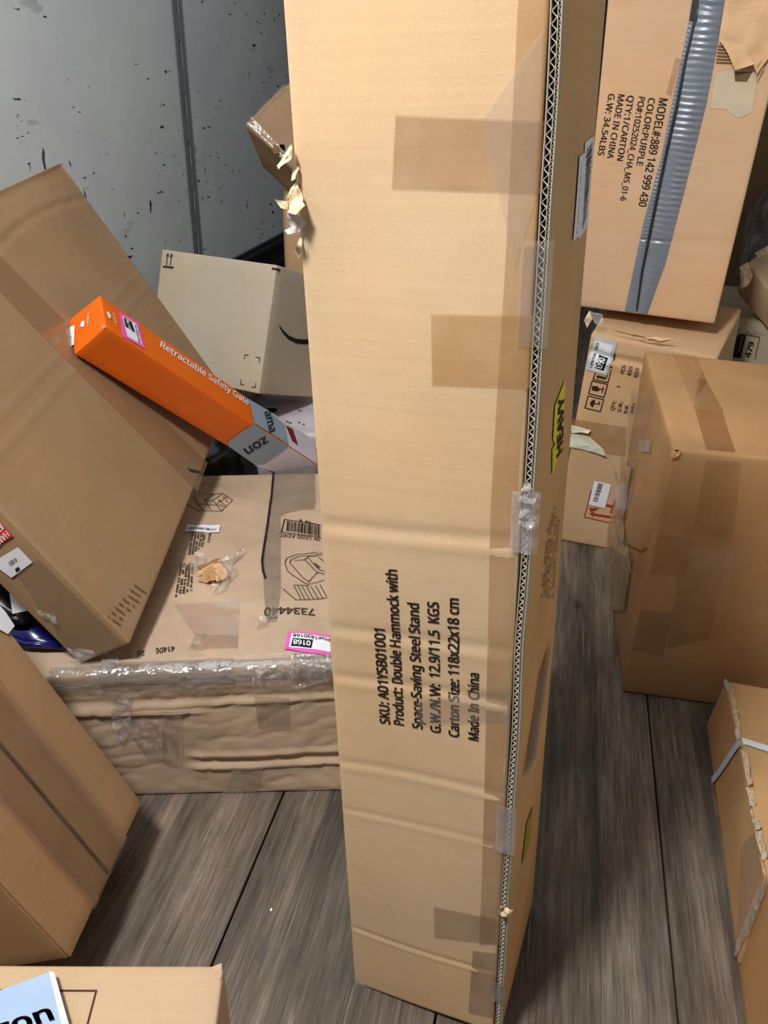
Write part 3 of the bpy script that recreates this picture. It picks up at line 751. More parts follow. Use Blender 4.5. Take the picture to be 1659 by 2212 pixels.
D.ribbon('strap', 'top', P((830, 1355), (900, 1372), (1303, 1500), (1700, 1600), (4500, 2300)), P((862, 1482), (920, 1480), (1303, 1612), (1700, 1720), (4500, 2440)), STR, 3, 40, .0022)
P = crop(1500, 1700, 4.32)
RAG = plain((196, 176, 150), .9, .1, bump=.8, bscale=160, name='frayed_board')
for k, (a, b) in enumerate([((505, 0), (545, 160)), ((535, 200), (600, 390)), ((590, 400), (655, 660)), ((625, 640), (680, 820))]):
    p, q = P(a, b); pa, pb = D.at('left', D.px('left', *p), .002), D.at('left', D.px('left', *q), .002); w_ = rt*.007+V((0, 0, .002))
    scrap('frayed_edge', D.o, [pa-V((0, 0, .004)), pa+w_, pb+w_, pb-V((0, 0, .006))], RAG, 6, .0022, 160, k, 'frayed pale board edge' if k == 0 else None)
P = crop(1500, 1430, 8.195)
for k, (a, b) in enumerate([((540, 300), (650, 520)), ((650, 520), (740, 900)), ((740, 900), (780, 1340)), ((860, 1500), (990, 2150))]):
    p, q = P(a, b); pa, pb = D.at('left', D.px('left', *p), .002), D.at('left', D.px('left', *q), .002); w_ = rt*.005+V((0, 0, .002))
    scrap('frayed_edge', D.o, [pa-V((0, 0, .005)), pa+w_, pb+w_, pb-V((0, 0, .005))], RAG, 6, .002, 150, k+5)
D.quad('tape', 'left', crop(1500, 1700, 4.32)((450, 560), (600, 380), (640, 820), (400, 1420)), CLEAR, .0012)
# neighbour nearer to the camera
g0 = (d0-d1).normalized(); e1 = d0+g0*.006; 
e0 = e1+g0*.36; up = V((0, 0, 1)); eh = .205
ce_ = {(0,0,0):e0,(0,1,0):e1,(0,0,1):e0+up*eh,(0,1,1):t0+g0*.006+up*.025,(1,0,0):e0+rt*.36,(1,1,0):e1+rt*.36,(1,0,1):e0+rt*.36+up*eh,(1,1,1):e1+rt*.36+up*eh}
E_ = Carton('film_taped_carton', ce_, cardboard((184, 142, 96), .62, .05, .08), r=.005, amp=.002, freq=7, step=(.03, .03, .02), seed=7,
            label='brown carton with shiny film along its edge at the lower right corner of the picture', cat='box')
P = crop(1500, 1700, 4.32)
pa = P((690, 830), (640, 930), (610, 1000), (560, 1100), (500, 1290), (440, 1400), (395, 1560)); pb = P((687, 960), (680, 1010), (640, 1080), (620, 1150), (540, 1340), (480, 1440), (405, 1600))
E_.ribbon('shiny_film', 'left', pa, pb, tape_mat((228, 224, 222), .35, .10, .9, 120), 6, 60, .003, lambda s_, t: .004*abs(noise.noise(V((s_*4, t*30, 7)))), label='crumpled clear film')

# ================================================================== WRAPPED LOW CARTON, LEFT
cg = {(0,0,0):onz(-42, 1728),(0,0,1):(-.655,.935,.268),(0,1,0):(-.743,1.64,0),(0,1,1):(-.743,1.64,.262),
      (1,0,0):(.270,1.030,0),(1,0,1):(.268,1.032,.272),(1,1,0):(.202,1.735,0),(1,1,1):(.201,1.735,.262)}
cg[(0,0,0)] = V((-.655, .946, 0)); cg[(1,0,0)] = V((.262, 1.006, 0))
def gf(u, v):
    h = 0.0; left = 1-smooth(.35, .40, u)
    for z0, z1, d, wd, lo in ((.062, .066, .0060, .0045, 0), (.088, .092, .0045, .0045, 0), (.075, .079, -.003, .004, 0), (.195, .205, .004, .004, 0), (.212, .212, -.0025, .004, 0)):
        e = v-(z0+(z1-z0)*u/.95); k = smooth(.34, .37, u) if z0 < .1 else 1
        h += d*k*math.exp(-(e/wd)**2)
    h += .006*math.exp(-((v-.185+.02*(u-.4))/.004)**2)*left
    h -= .003*math.exp(-(((u-.355)/.004))**2)*smooth(.05, .08, v)
    h += .0014*noise.noise(V((u*6, v*22, 2))) - .0045*max(0, .22-abs(noise.noise(V((u*7, v*13, 5)))))/.22*.3 - .002*max(0, .16-abs(noise.noise(V((u*19, v*31, 9)))))/.16
    return h
def gt(u, v):
    h = .005*noise.noise(V((u*9, v*7, 4)))+.0015*noise.noise(V((u*30, v*24, 8))) - .003*max(0, .16-abs(noise.noise(V((u*7, v*6, 5)))))/.16 - .0018*max(0, .12-abs(noise.noise(V((u*16, v*15, 9)))))/.12
    return h
G = Carton('wrapped_carton', cg, cardboard((188, 163, 138), .55, .05, .10, (.96, .97, .98)), r=.008, amp=.004, freq=6, step=(.009, .009, .0045), seed=8, creases=[('front', gf), ('top', gt)],
           label='low wide carton wrapped in clear tape with grill drawings, on the floor behind', cat='box')
P = crop(350, 1000, 4.366)
G.barcode('top', P((1490, 600), (1180, 555), (1170, 640), (1490, 700)), INK, 26, 21)
G.strokes('printed_frame', 'top', [P((1500, 590), (1155, 540), (1125, 655), (1500, 710))], .0022, INK)
G.text('top', 'W S600 ADEC', *P((1490, 708), (1100, 665)), (0, 32/4.366), INKG, .01)
G.text('top', '733440'.replace('3344', '33444') , *P((1442, 1374), (965, 1372)), (0, 62/4.366), INKG, .02)
G.finetext('top', [P((1110, 1462), (985, 1455))], .006)
G.text('top', '41406', *crop(0, 950, 2.212)((835, 990), (745, 1000)), (0, 26/2.212), INKG, .02)
G.text('top', '20', *crop(0, 950, 2.212)((690, 1005), (655, 1008)), (0, 22/2.212), INKG, .02)
G.finetext('top', [P((1510, 590), (1300, 548))], .008)
gr = [[(1500, 842), (1270, 868), (1180, 905), (1158, 945), (1180, 1020), (1320, 1120), (1370, 1140), (1530, 1115)], [(1510, 858), (1290, 885), (1215, 920), (1205, 950), (1330, 1085), (1385, 1118)],
      [(1250, 925), (1345, 912), (1465, 1030), (1385, 1115)], [(1345, 912), (1380, 882), (1510, 870)], [(1380, 895), (1490, 1015), (1535, 1030)], [(1465, 1030), (1530, 1060)],
      [(1440, 935), (1490, 990)], [(1435, 945), (1480, 995)], [(1480, 890), (1520, 930)], [(1140, 1195), (1260, 1300), (1545, 1275)], [(1240, 1160), (1310, 1290)], [(1245, 1158), (1390, 1150)]]
gr += [[(1280+i*42, 1168-i*3), (1345+i*42, 1288-i*3)] for i in range(6)]
G.strokes('printed_drawing', 'top', [P(*l) for l in gr], .0016, INKG, label='line drawing of a grill')
G.strokes('printed_drawing', 'top', [P(*l) for l in [[(230, 395), (340, 440), (560, 445), (665, 355), (570, 292), (400, 300)], [(405, 355), (480, 350), (560, 440)], [(340, 395), (400, 395), (560, 390)], [(405, 355), (465, 440)], [(480, 350), (570, 292)], [(515, 378), (620, 320)], [(340, 395), (390, 440)], [(300, 330), (340, 395)], [(405, 355), (480, 300)], [(600, 410), (545, 350)], [(555, 395), (575, 408)], [(600, 350), (615, 365)], [(530, 345), (545, 358)], [(575, 318), (590, 330)]]], .0016, INKG, label='line drawing of a drawer box')
lb = G.quad('barcode_label', 'top', P((232, 577), (549, 578), (538, 657), (213, 655)), WHITE, .0014, 12, label='narrow white barcode sticker')
G.barcode('top', P((505, 612), (250, 608), (248, 632), (505, 636)), INKG, 26, 5, .0020, parent=lb)
G.finetext('top', [P((390, 600), (310, 598))], .004, parent=lb)
G.finetext('top', [P((380, 560), (455, 575)) if False else P((450, 665), (440, 745))]+[P((400-i*27, 665), (375-i*30, 805+i*18)) for i in range(5)]+[P((290-i*27, 945), (270-i*35, 1205+i*12)) for i in range(5)], .0055, INKG, 5)
lb = G.quad('tracking_label', 'top', P((1190, 1605), (1600, 1626), (1610, 1815), (1155, 1785)), plain((236, 96, 190), .45, .4, name='pink_label'), .0012, 12, label='pink framed 0168 tracking sticker')
G.quad('label_face', 'top', P((1222, 1628), (1590, 1650), (1590, 1778), (1196, 1765)), WHITE, .0019, 12, parent=lb)
G.quad('number_box', 'top', P((1236, 1683), (1425, 1690), (1410, 1764), (1216, 1755)), plain((30, 30, 34), .5, .3, name='ink'), .0026, 12, parent=lb)
G.text('top', '0168', *P((1402, 1706), (1240, 1700)), (-2/4.366, 44/4.366), WHITE, .03, .0034, parent=lb, ref='0')
G.text('top', 'PNK1830168', *P((1585, 1658), (1238, 1640)), (-1/4.366, 28/4.366), INK, .015, .0030, parent=lb)
# seams, tapes and wrap
BT2 = tape_mat((158, 134, 108), .2, .22, .3, 30)
G.ribbon('tape', 'top', P((1050, 20), (1020, 420), (950, 940), (960, 1250), (990, 1500)), P((1440, 20), (1450, 440), (1120, 480), (1120, 1240), (1080, 1500)), tape_mat((140, 128, 110), .32, .2, .5, 40), 6, 24, .0012)
G.strokes('tear', 'top', [P((1052, 70), (1035, 300), (1000, 560), (965, 800), (945, 940), (955, 1040), (975, 1100))], .0045, plain((44, 36, 36), .9, .1, name='tear'), .0022, label='long dark tear in the wrap')
G.quad('tape', 'top', P((110, 1330), (740, 1290), (720, 1640), (300, 1620)), CLEAR, .0012)
G.quad('tape', 'top', P((310, 1610), (720, 1620), (715, 1750), (250, 1760)), BT2, .0009)
P2 = crop(100, 1400, 4.1475)
wv = lambda a, f, sd: (lambda s_, t: a*abs(noise.noise(V((s_*f, t*f*4, sd))))+a*.5*noise.noise(V((s_*f*3, t*f*9, sd))))
G.ribbon('clear_wrap', 'top', P2((60, 140), (500, 120), (1200, 110), (2560, 60)), P2((60, 250), (480, 235), (1200, 215), (2560, 150)), FILM, 8, 110, .003, wv(.005, 3, 1), label='shiny clear wrap folded over the front edge')
G.ribbon('clear_wrap', 'front', P2((80, 290), (600, 250), (1200, 225), (2560, 160)), P2((100, 345), (600, 380), (1200, 340), (2560, 300)), FILM, 8, 110, .0035, wv(.006, 3, 2))
def edge_film(s0, s1, rad, lift, amp, mat, seed, a0=-25, a1=115, label=None):
    e0, e1 = G.C[(0, 0, 1)], G.C[(1, 0, 1)]; nf, ntp = G.fn['front'][0], G.fn['top'][0]
    ns, na = int((s1-s0)*420), 18; vs = []; fs = []
    for i in range(ns+1):
        t = s0+(s1-s0)*i/ns; c = e0.lerp(e1, t)-(nf+ntp)*(rad*.78)
        for j in range(na+1):
            a = math.radians(a0+(a1-a0)*j/na); f = math.sin(math.pi*j/na)
            rr = rad+lift*f+amp*f*(noise.noise(V((t*38, a*2.2, seed)))+.8*abs(noise.noise(V((t*90, a*4, seed+3))))-.3)
            if j in (0, na): rr = rad*.9
            vs.append(c+nf*(rr*math.cos(a))+ntp*(rr*math.sin(a)))
    for i in range(ns):
        for j in range(na):
            k = i*(na+1)+j; fs.append((k, k+1, k+na+2, k+na+1))
    o = mesh_obj('clear_wrap', vs, fs, mat, G.o)
    if label: o['label'] = label
GLOSS = tape_mat((235, 234, 236), .05, .07, .25, 61, cap=.30)
edge_film(.16, .74, .018, .003, .002, GLOSS, 1, label='clear wrap shining over the front edge'); edge_film(.24, .46, .022, .004, .003, GLOSS, 4); edge_film(.56, .80, .022, .010, .012, GLOSS, 7)
FILM2 = tape_mat((222, 220, 222), .30, .14, .9, 90)
for pts, sd in ((((570, 370), (760, 380), (775, 700), (690, 820), (650, 815), (600, 640)), 1), (((760, 600), (1000, 590), (1045, 730), (1030, 975), (900, 970), (780, 780)), 2), (((495, 60), (625, 60), (665, 230), (500, 240)), 3)):
    fc = 'top' if sd == 3 else 'front'
    scrap('film_tail', G.o, [G.at(fc, G.px(fc, *q), .005) for q in P2(*pts)], FILM2 if sd != 2 else tape_mat((210, 205, 200), .16, .14, .8, 60), 7, .0035, 70, sd, 'frayed end of clear tape' if sd == 1 else None)
P3 = crop(430, 1400, 5.027)
for pts, sd in ((((600, 180), (820, 150), (920, 200), (900, 310), (640, 310)), 5), (((920, 190), (1150, 180), (1420, 180), (1430, 310), (1360, 340), (1000, 430), (950, 340)), 6), (((480, 260), (600, 250), (610, 330), (520, 340)), 7)):
    scrap('film_tail', G.o, [G.at('front', G.px('front', *q), .006) for q in P3(*pts)], FILM2 if sd != 6 else FILM, 8, .005, 80, sd)
G.quad('tape', 'front', P2((1040, 540), (1220, 540), (1220, 1050), (1040, 1060)), CLEAR, .0012)
G.quad('tape', 'front', P3((370, 1270), (700, 1270), (620, 1570), (250, 1590)), tape_mat((170, 150, 130), .25, .2, .2, 40), .001)
G.quad('tape', 'front', P3((600, 520), (980, 530), (980, 820), (640, 850)), tape_mat((140, 120, 92), .2, .3, .1, 40), .001)
scrap('torn_edge', G.o, [V((-.07, .985, .004)), V((-.03, .982, .006)), V((-.03, .99, .014)), V((-.12, .985, .008))], PAPER, 4, .001, 90, 3)
# burst hole with paper and bubble film poking out
P = crop(350, 1000, 4.366)
def gtp(q, o): return G.at('top', G.px('top', *q), o)
burst = [(((330, 1000), (560, 940), (540, 1010), (400, 1040)), (.004, .010, .016, .006), cardboard((150, 108, 66), .8), 1),
         (((310, 1090), (480, 1030), (560, 1010), (500, 1070)), (.006, .018, .012, .016), cardboard((204, 168, 120), .8), 2),
         (((330, 1130), (470, 1060), (560, 1150), (420, 1150)), (.004, .020, .012, .006), cardboard((176, 136, 92), .8), 3),
         (((480, 1040), (560, 1020), (640, 1100), (520, 1170)), (.016, .018, .010, .012), cardboard((206, 164, 126), .8), 4),
         (((560, 960), (790, 870), (760, 900), (660, 980)), (.008, .022, .018, .006), tape_mat((176, 160, 136), .5, .2, .6, 60), 5)]
for pts, of, mt, sd in burst: scrap('torn_flap', G.o, [gtp(q, o) for q, o in zip(P(*pts), of)], mt, 5, .003, 70, sd, 'torn flap at the burst hole' if sd == 1 else None)
BUB = tape_mat((222, 214, 200), .25, .08, .5, 80)
for pts, of, sd in ((((300, 900), (400, 895), (400, 960), (300, 1090), (270, 1040)), (.006, .010, .014, .006, .004), 11), (((550, 960), (670, 1000), (720, 1070), (640, 1150), (580, 1080)), (.014, .012, .006, .012, .020), 12), (((480, 1180), (640, 1120), (600, 1220), (530, 1250), (470, 1230)), (.012, .012, .006, .004, .006), 13)):
    scrap('bubble_film', G.o, [gtp(q, o) for q, o in zip(P(*pts), of)], BUB, 6, .006, 60, sd, 'clear bubble film poking out' if sd == 11 else None)
scrap('bubble_film', G.o, [gtp(q, .006) for q in P((900, 1480), (1010, 1470), (990, 1560), (880, 1590))], BUB, 5, .004, 70, 15)

# ================================================================== BIG FLAT CARTON LEANING AT THE LEFT
cf = {(0,0,0):(-.390,.983,.315),(0,0,1):(-.718,.953,.853),(0,1,0):(-.464,.985,.270),(0,1,1):(-.792,.956,.808),
      (1,0,0):(-.391,1.906,.365),(1,0,1):(-.719,1.877,.903),(1,1,0):(-.465,1.909,.320),(1,1,1):(-.793,1.879,.858)}
for key, q in (((0,0,0), (282, 1391)), ((1,0,0), (499, 858)), ((1,0,1), (131, 352)), ((0,1,0), (173, 1434))): cf[key] = atdepth(*q, cf[key])

def ff(u, v):                      # the top flap bends back beyond a slanting crease
    h = -.0018*math.exp(-((v-.20-.0*u)/.006)**2)*0
    e = v-.552+.016*math.sin(u*7); h -= .06*max(0, e)*smooth(0, .03, e); h -= .003*math.exp(-(e/.004)**2)
    h += .0012*math.exp(-((v-.36)/.003)**2)+.0012*math.exp(-((v-.325)/.003)**2)
    h -= .0016*math.exp(-((u-.17-.2*v)/.004)**2)*smooth(.1, .15, v)*0
    return h
F_ = Carton('leaning_carton', cf, cardboard((156, 129, 98), .74, .04, .06), r=.003, amp=.0035, freq=4, step=(.008, .02, .007), seed=9, creases=[('front', ff)],
            label='big flat carton leaning tilted on the wrapped carton at the left, orange box against it', cat='box')
P = crop(0, 600, 2.304)
F_.quad('tape', 'front', [(-60, 492), (-60, 570), (425, 1062), (448, 1000)], tape_mat((186, 150, 112), .28, .3, .08, 30), .0008, 16)
P = crop(0, 1080, 5.184)
F_.finetext('front', [P((1200+i*42, 1310-i*50), (1330+i*42, 1400-i*50)) for i in range(0, 8)], .006, plain((120, 92, 66), .8, .1, name='ink'), 4)
F_.quad('tape', 'bottom' if False else 'left', P((150, 780), (420, 640), (1390, 1600), (860, 1800)), tape_mat((196, 172, 140), .22, .2, .5, 30), .001, 14)
rd = F_.poly('red_tape', 'left', P((-80, 150), (0, 235), (150, 395), (0, 492), (-80, 530)), plain((222, 52, 42), .45, .4, name='red_tape'), .0016, label='red printed tape')
F_.text('left', 'HAND', *P((75, 330), (-75, 470)), (45/5.184, 60/5.184), WHITE, .03, .0022, parent=rd)
F_.text('left', 'F', *P((10, 250), (-40, 300)), (45/5.184, 60/5.184), WHITE, .03, .0022, parent=rd)
lb = F_.poly('shipping_label', 'left', P((205, 520), (368, 690), (135, 862), (-60, 720), (-30, 660)), WHITE, .0018, label='white label with a small black mark')
F_.barcode('left', P((180, 635), (90, 690), (120, 740), (205, 675)), INKG, 14, 8, .0024, parent=lb)
F_.poly('number_box', 'left', P((175, 760), (215, 735), (235, 770), (190, 800)), INK, .0024, parent=lb)
F_.finetext('left', [P((185, 790), (105, 815))], .005, parent=lb)
for pts, sd in ((((760, 1620), (1060, 1660), (1080, 1730), (880, 1820)), 1), (((400, 1180), (600, 1250), (690, 1400), (520, 1300)), 2)):
    scrap('film_tail', F_.o, [F_.at('left', F_.px('left', *q), .004) for q in P(*pts)], SHINY, 5, .003, 80, sd)
P = crop(0, 950, 2.212)
F_.poly('mark', 'front', P((893, 138), (955, 152), (958, 163), (905, 155)), plain((52, 60, 52), .8, .1, name='ink'), .0012)

# ================================================================== ORANGE BOX
cl_ = {(0,0,0):(-.564,1.401,.635),(0,0,1):(-.502,1.402,.685),(0,1,0):(-.595,1.478,.671),(0,1,1):(-.533,1.479,.721),
       (1,0,0):(-.140,1.819,.101),(1,0,1):(-.079,1.821,.151),(1,1,0):(-.171,1.897,.137),(1,1,1):(-.109,1.898,.187)}
for key, q in (((0,0,0), (161, 765)), ((0,0,1), (229, 706)), ((0,1,0), (149, 690)), ((0,1,1), (216, 637))): cl_[key] = atdepth(*q, cl_[key])
cl_[(0,0,0)] = V(cl_[(0,0,0)]); 
ORG = plain((228, 104, 12), .42, .45, var=.03, name='orange_print')
L = Carton('orange_gate_box', cl_, ORG, r=.002, amp=.0012, freq=8, step=(.012, .012, .012), seed=10,
           label='long orange safety gate box resting slantwise against the leaning carton', cat='box')
P = crop(120, 600, 5.53); Q = crop(420, 820, 5.925)
# long axis is i, so the printed faces are 'top' (k=1) and 'front' (j=0)
L.text('top', 'Retractable Safety Gate', (345, 749), (536.5, 876), (2.5, -12), WHITE, .02, .0012)
GRY = plain((142, 156, 172), .40, .4, var=.04, name='grey_print'); PHO = plain((214, 206, 216), .35, .45, var=.05, name='photo_print')
mid = lambda f: f
L.quad('photo_print', 'top', Q((940, 400), (1545, 790), (1560, 1085), (1195, 845)), PHO, .0011, 6, label='pale photo print beyond the grey band')
L.quad('photo_print', 'front', Q((1200, 850), (1700, 1180), (1500, 1330), (770, 1095)), PHO, .0011, 6)
L.poly('grey_band', 'top', Q((640, 225), (938, 398), (1150, 585), (1205, 850), (975, 695), (755, 560), (715, 330)), GRY, .0016, label='grey band around the orange box')
L.poly('grey_band', 'front', Q((752, 560), (1205, 848), (1080, 950), (900, 1070), (780, 1090), (440, 850), (430, 780)), GRY, .0016)
L.text('top', 'ama', *Q((885, 420), (955, 690)), (70/5.925, -20/5.925), plain((40, 46, 54), .5, .3, name='ink'), .03, .0024, ref='x')
L.text('front', 'zon', *Q((900, 715), (620, 885)), (55/5.925, 68/5.925), plain((40, 46, 54), .5, .3, name='ink'), .03, .0024, ref='x')
L.poly('dark_photo', 'top', Q((1160, 590), (1250, 640), (1320, 850), (1240, 790)), plain((110, 40, 34), .5, .3, name='photo_print'), .0020)
lb = L.quad('tracking_label', 'top', P((755, 405), (990, 550), (1068, 855), (790, 700)), plain((236, 96, 190), .45, .4, name='pink_label'), .0012, 4, label='pink framed 0176 tracking sticker')
L.quad('label_face', 'top', P((790, 458), (960, 560), (1028, 812), (850, 705)), WHITE, .0018, 3, parent=lb)
L.quad('number_box', 'top', P((806, 478), (900, 535), (942, 662), (828, 590)), plain((20, 20, 24), .5, .3, name='ink'), .0023, 3, parent=lb)
L.text('top', '0176', *P((905, 645), (862, 520)), (-38/5.53, -22/5.53), WHITE, .03, .0028, parent=lb, ref='0')
L.text('top', 'PNK1830176', *P((1008, 800), (955, 578)), (-22/5.53, -14/5.53), INK, .02, .0024, parent=lb)
L.finetext('left', [P((385, 580), (395, 420))], .004, WHITE, 4)
L.poly('printed_mark', 'left', P((318, 520), (352, 520), (345, 590), (295, 585)), WHITE, .0012)
L.poly('end_label', 'left', P((192, 585), (236, 572), (226, 800), (180, 822), (168, 770), (166, 625)), WHITE, .0012, label='white sticker on the box end')
L.poly('printed_mark', 'left', P((168, 705), (198, 700), (190, 740), (170, 752)), plain((196, 70, 90), .5, .3), .0016)
L.poly('printed_mark', 'top', P((600, 410), (625, 408), (655, 455), (655, 490), (628, 485)), WHITE, .0012)
L.finetext('top', [P((725, 575), (685, 425))], .004, WHITE, 6)
scrap('worn_corner', L.o, [L.at('front', L.px('front', *q), .001) for q in P((530, 600), (600, 575), (560, 560))], WHITE, 3, .0005, 90, 1, 'white worn corner')

# ================================================================== TILTED CARTON IN FRONT, LOWER LEFT
ch = {(0,0,0):(-.604,.640,0),(0,0,1):(-.909,.654,.685),(0,1,0):(-.579,.883,.006),(0,1,1):(-.885,.897,.691),
      (1,0,0):(-.386,.616,.098),(1,0,1):(-.691,.630,.783),(1,1,0):(-.362,.859,.104),(1,1,1):(-.667,.873,.788)}
H_ = Carton('tilted_seam_carton', ch, cardboard((164, 130, 94), .70, .06, .05), r=.003, amp=.0015, freq=5, step=(.02, .02, .02), seed=11,
            label='tilted brown carton with a taped dark centre seam, near the lower left', cat='box')
# two closing flaps with the open seam between them
n_r = H_.fn['right'][0]
def hp(u, v, o): # u 0 front edge..1 back edge, v 0 foot..1 head on the right face
    return H_.C[(1,0,0)].lerp(H_.C[(1,1,0)], u).lerp(H_.C[(1,0,1)].lerp(H_.C[(1,1,1)], u), v)+n_r*o
for (u0, u1) in ((0.004, .481), (.513, .996)):
    fc = {}
    for (i, j, k) in ch: fc[(i, j, k)] = hp(u1 if j else u0, .998 if k else .002, .0045 if i else .0004)
    Carton('flap', fc, H_.o.data.materials[0], r=.001, amp=.0012, freq=6, step=(.01, .02, .02), seed=12+u0, parent=H_.o)
mesh_obj('seam_shade', [hp(.48, 0, .0012), hp(.515, 0, .0012), hp(.515, 1, .0012), hp(.48, 1, .0012)], [(0, 1, 2, 3)], plain((34, 24, 20), .9, .1), H_.o)  # dark strip paints the shade between the two flaps
def hband(u0, u1, v0, v1, mat, o=.0062):
    vs = [hp(u0+(u1-u0)*i/6, v0+(v1-v0)*j/20, o+.0008*noise.noise(V((i*.7, j*.6, 3)))) for j in range(21) for i in range(7)]
    mesh_obj('tape', vs, [(j*7+i, j*7+i+1, j*7+i+8, j*7+i+7) for j in range(20) for i in range(6)], mat, H_.o)
hband(.30, .70, .0, .95, tape_mat((150, 118, 88), .30, .24, .15, 25)); hband(.66, .74, .0, .95, tape_mat((196, 150, 124), .2, .2, .1, 25), .007)
hband(.27, .34, .0, .9, tape_mat((196, 150, 124), .2, .2, .1, 25), .007)
tgq = [onplane(*q, H_.C[(1,1,1)], n_r)+n_r*.008 for q in ((-30, 1290), (2, 1325), (22, 1355), (7, 1373), (-30, 1352))]
mesh_obj('white_tag', tgq, [(0, 1, 2, 3, 4)], WHITE, H_.o)['label'] = 'white sticker at the edge'

# ================================================================== NEAR CARTON, LOWER LEFT CORNER, WITH A MAILER ON IT
zi = .30
q = [onz(484, 2085, zi), onz(466, 2225, zi)]
ax = (q[0]-q[1]).normalized(); lx = (q[0]-onz(0, 2083, zi)).normalized()
rb = q[0]; lb_ = rb-lx*.42; rf = rb-ax*.30; lf = lb_-ax*.30
ci = {(0,1,1):lb_,(1,1,1):rb,(0,0,1):lf,(1,0,1):rf}
for k in list(ci): ci[(k[0], k[1], 0)] = V((ci[k].x, ci[k].y, 0))
I_ = Carton('near_carton', ci, cardboard((190, 162, 130), .7, .05, .05), r=.004, amp=.0015, freq=6, step=(.012, .012, .03), seed=13,
            label='light brown carton in the lower left corner with a thin printed line frame', cat='box')
I_.strokes('printed_frame', 'top', [[(-60, 2140), (208, 2141), (186, 2225)]], .0016, plain((74, 40, 34), .7, .2, name='ink'), .0008)
P = crop(0, 1900, 3.318)
scrap('worn_corner', I_.o, [I_.at('top', I_.px('top', *q), o) for q, o in zip(P((1510, 630), (1592, 612), (1592, 720), (1550, 690)), (.0010, .002, .0015, .0010))], cardboard((190, 162, 130), .7, .05, .05), 5, .0015, 120, 2)
topz = lambda pts, o: [onz(*q, zi+o) for q in pts]
mz = .012
out = P((-300, 900), (350, 655), (388, 664), (520, 1130), (-200, 1300))
vt = topz(out, mz); vb = [v-V((0, 0, .008)) for v in vt]
cm = sum(vt, V())/5; mb = V((cm.x, cm.y, zi+.003))
mail = mesh_obj('poly_mailer', vt+vb, [(0, 1, 2, 3, 4), (9, 8, 7, 6, 5)]+[(i, i+5, (i+1) % 5+5, (i+1) % 5) for i in range(5)], plain((160, 182, 212), .4, .4, var=.05, name='mailer_film'), None, mb, smooth=False)
tagit(mail, 'blue-grey mailer with a white edge lying on the near carton', 'mailer')
bm = bmesh.new(); bm.from_mesh(mail.data); bmesh.ops.bevel(bm, geom=bm.edges[:], offset=.0015, segments=2, affect='EDGES'); bm.to_mesh(mail.data); bm.free()
mesh_obj('white_border', topz(P((350, 655), (388, 664), (520, 1130), (462, 1130)), mz+.0008), [(0, 1, 2, 3)], WHITE, mail, smooth=False)['label'] = 'white border strip'
vs, fs = text_mesh('zon', .03); xh = text_height('x', .03); x1 = max(v[0] for v in vs)
p0, p1, p2 = P((-20, 1140), (392, 1000), (-55, 1050)); A0, A1, A2 = topz([p0, p1, p2], mz+.001)
mesh_obj('printed_text', [A0+(A1-A0)*(v[0]/x1)+(A2-A0)*(v[1]/xh) for v in vs], fs, plain((62, 68, 76), .5, .3, name='ink'), mail, smooth=False)

# ================================================================== SMILE CARTON BEHIND
ck = {(0,0,0):(-.658,2.119,.353),(0,0,1):(-.612,2.217,.658),(0,1,0):(-.529,2.370,.252),(0,1,1):(-.482,2.468,.557),
      (1,0,0):(-.329,1.950,.357),(1,0,1):(-.283,2.048,.661),(1,1,0):(-.199,2.201,.256),(1,1,1):(-.153,2.299,.561)}
K = Carton('smile_carton', ck, cardboard((184, 174, 155), .75, .03, .04), r=.003, amp=.0015, freq=4, step=(.03, .03, .03), seed=14,
           label='pale clean carton with double arrows and a curved smile mark, tipped behind the orange box', cat='box')
P = crop(300, 520, 4.1475)
K.strokes('printed_arrows', 'front', [P((250, 218), (258, 130)), P((284, 220), (293, 132)), P((250, 140), (262, 115), (270, 142)), P((285, 142), (296, 118), (303, 145))], .0026, INK, label='two printed up arrows')
K.strokes('printed_arrows', 'front', [P((222, 232), (308, 241))], .0050, INK)
K.strokes('corner_marks', 'front', [P((945, 1060), (952, 1022), (984, 1026)), P((1052, 1044), (1086, 1050), (1078, 1088)), P((918, 1242), (912, 1285), (944, 1292)), P((1050, 1275), (1046, 1315), (1012, 1308))], .0020, INK)
K.strokes('corner_marks', 'front', [P((1198, 250), (1240, 256))], .005, INK)
K.strokes('corner_marks', 'right', [P((1240, 258), (1260, 262))], .005, INK)
K.poly('printed_smile', 'right', P((1252, 750), (1290, 800), (1345, 852), (1410, 878), (1480, 885), (1545, 880), (1545, 920), (1480, 928), (1410, 920), (1340, 885), (1290, 830), (1260, 780)), plain((34, 30, 34), .7, .2, name='ink'), .001, label='black curved smile print')

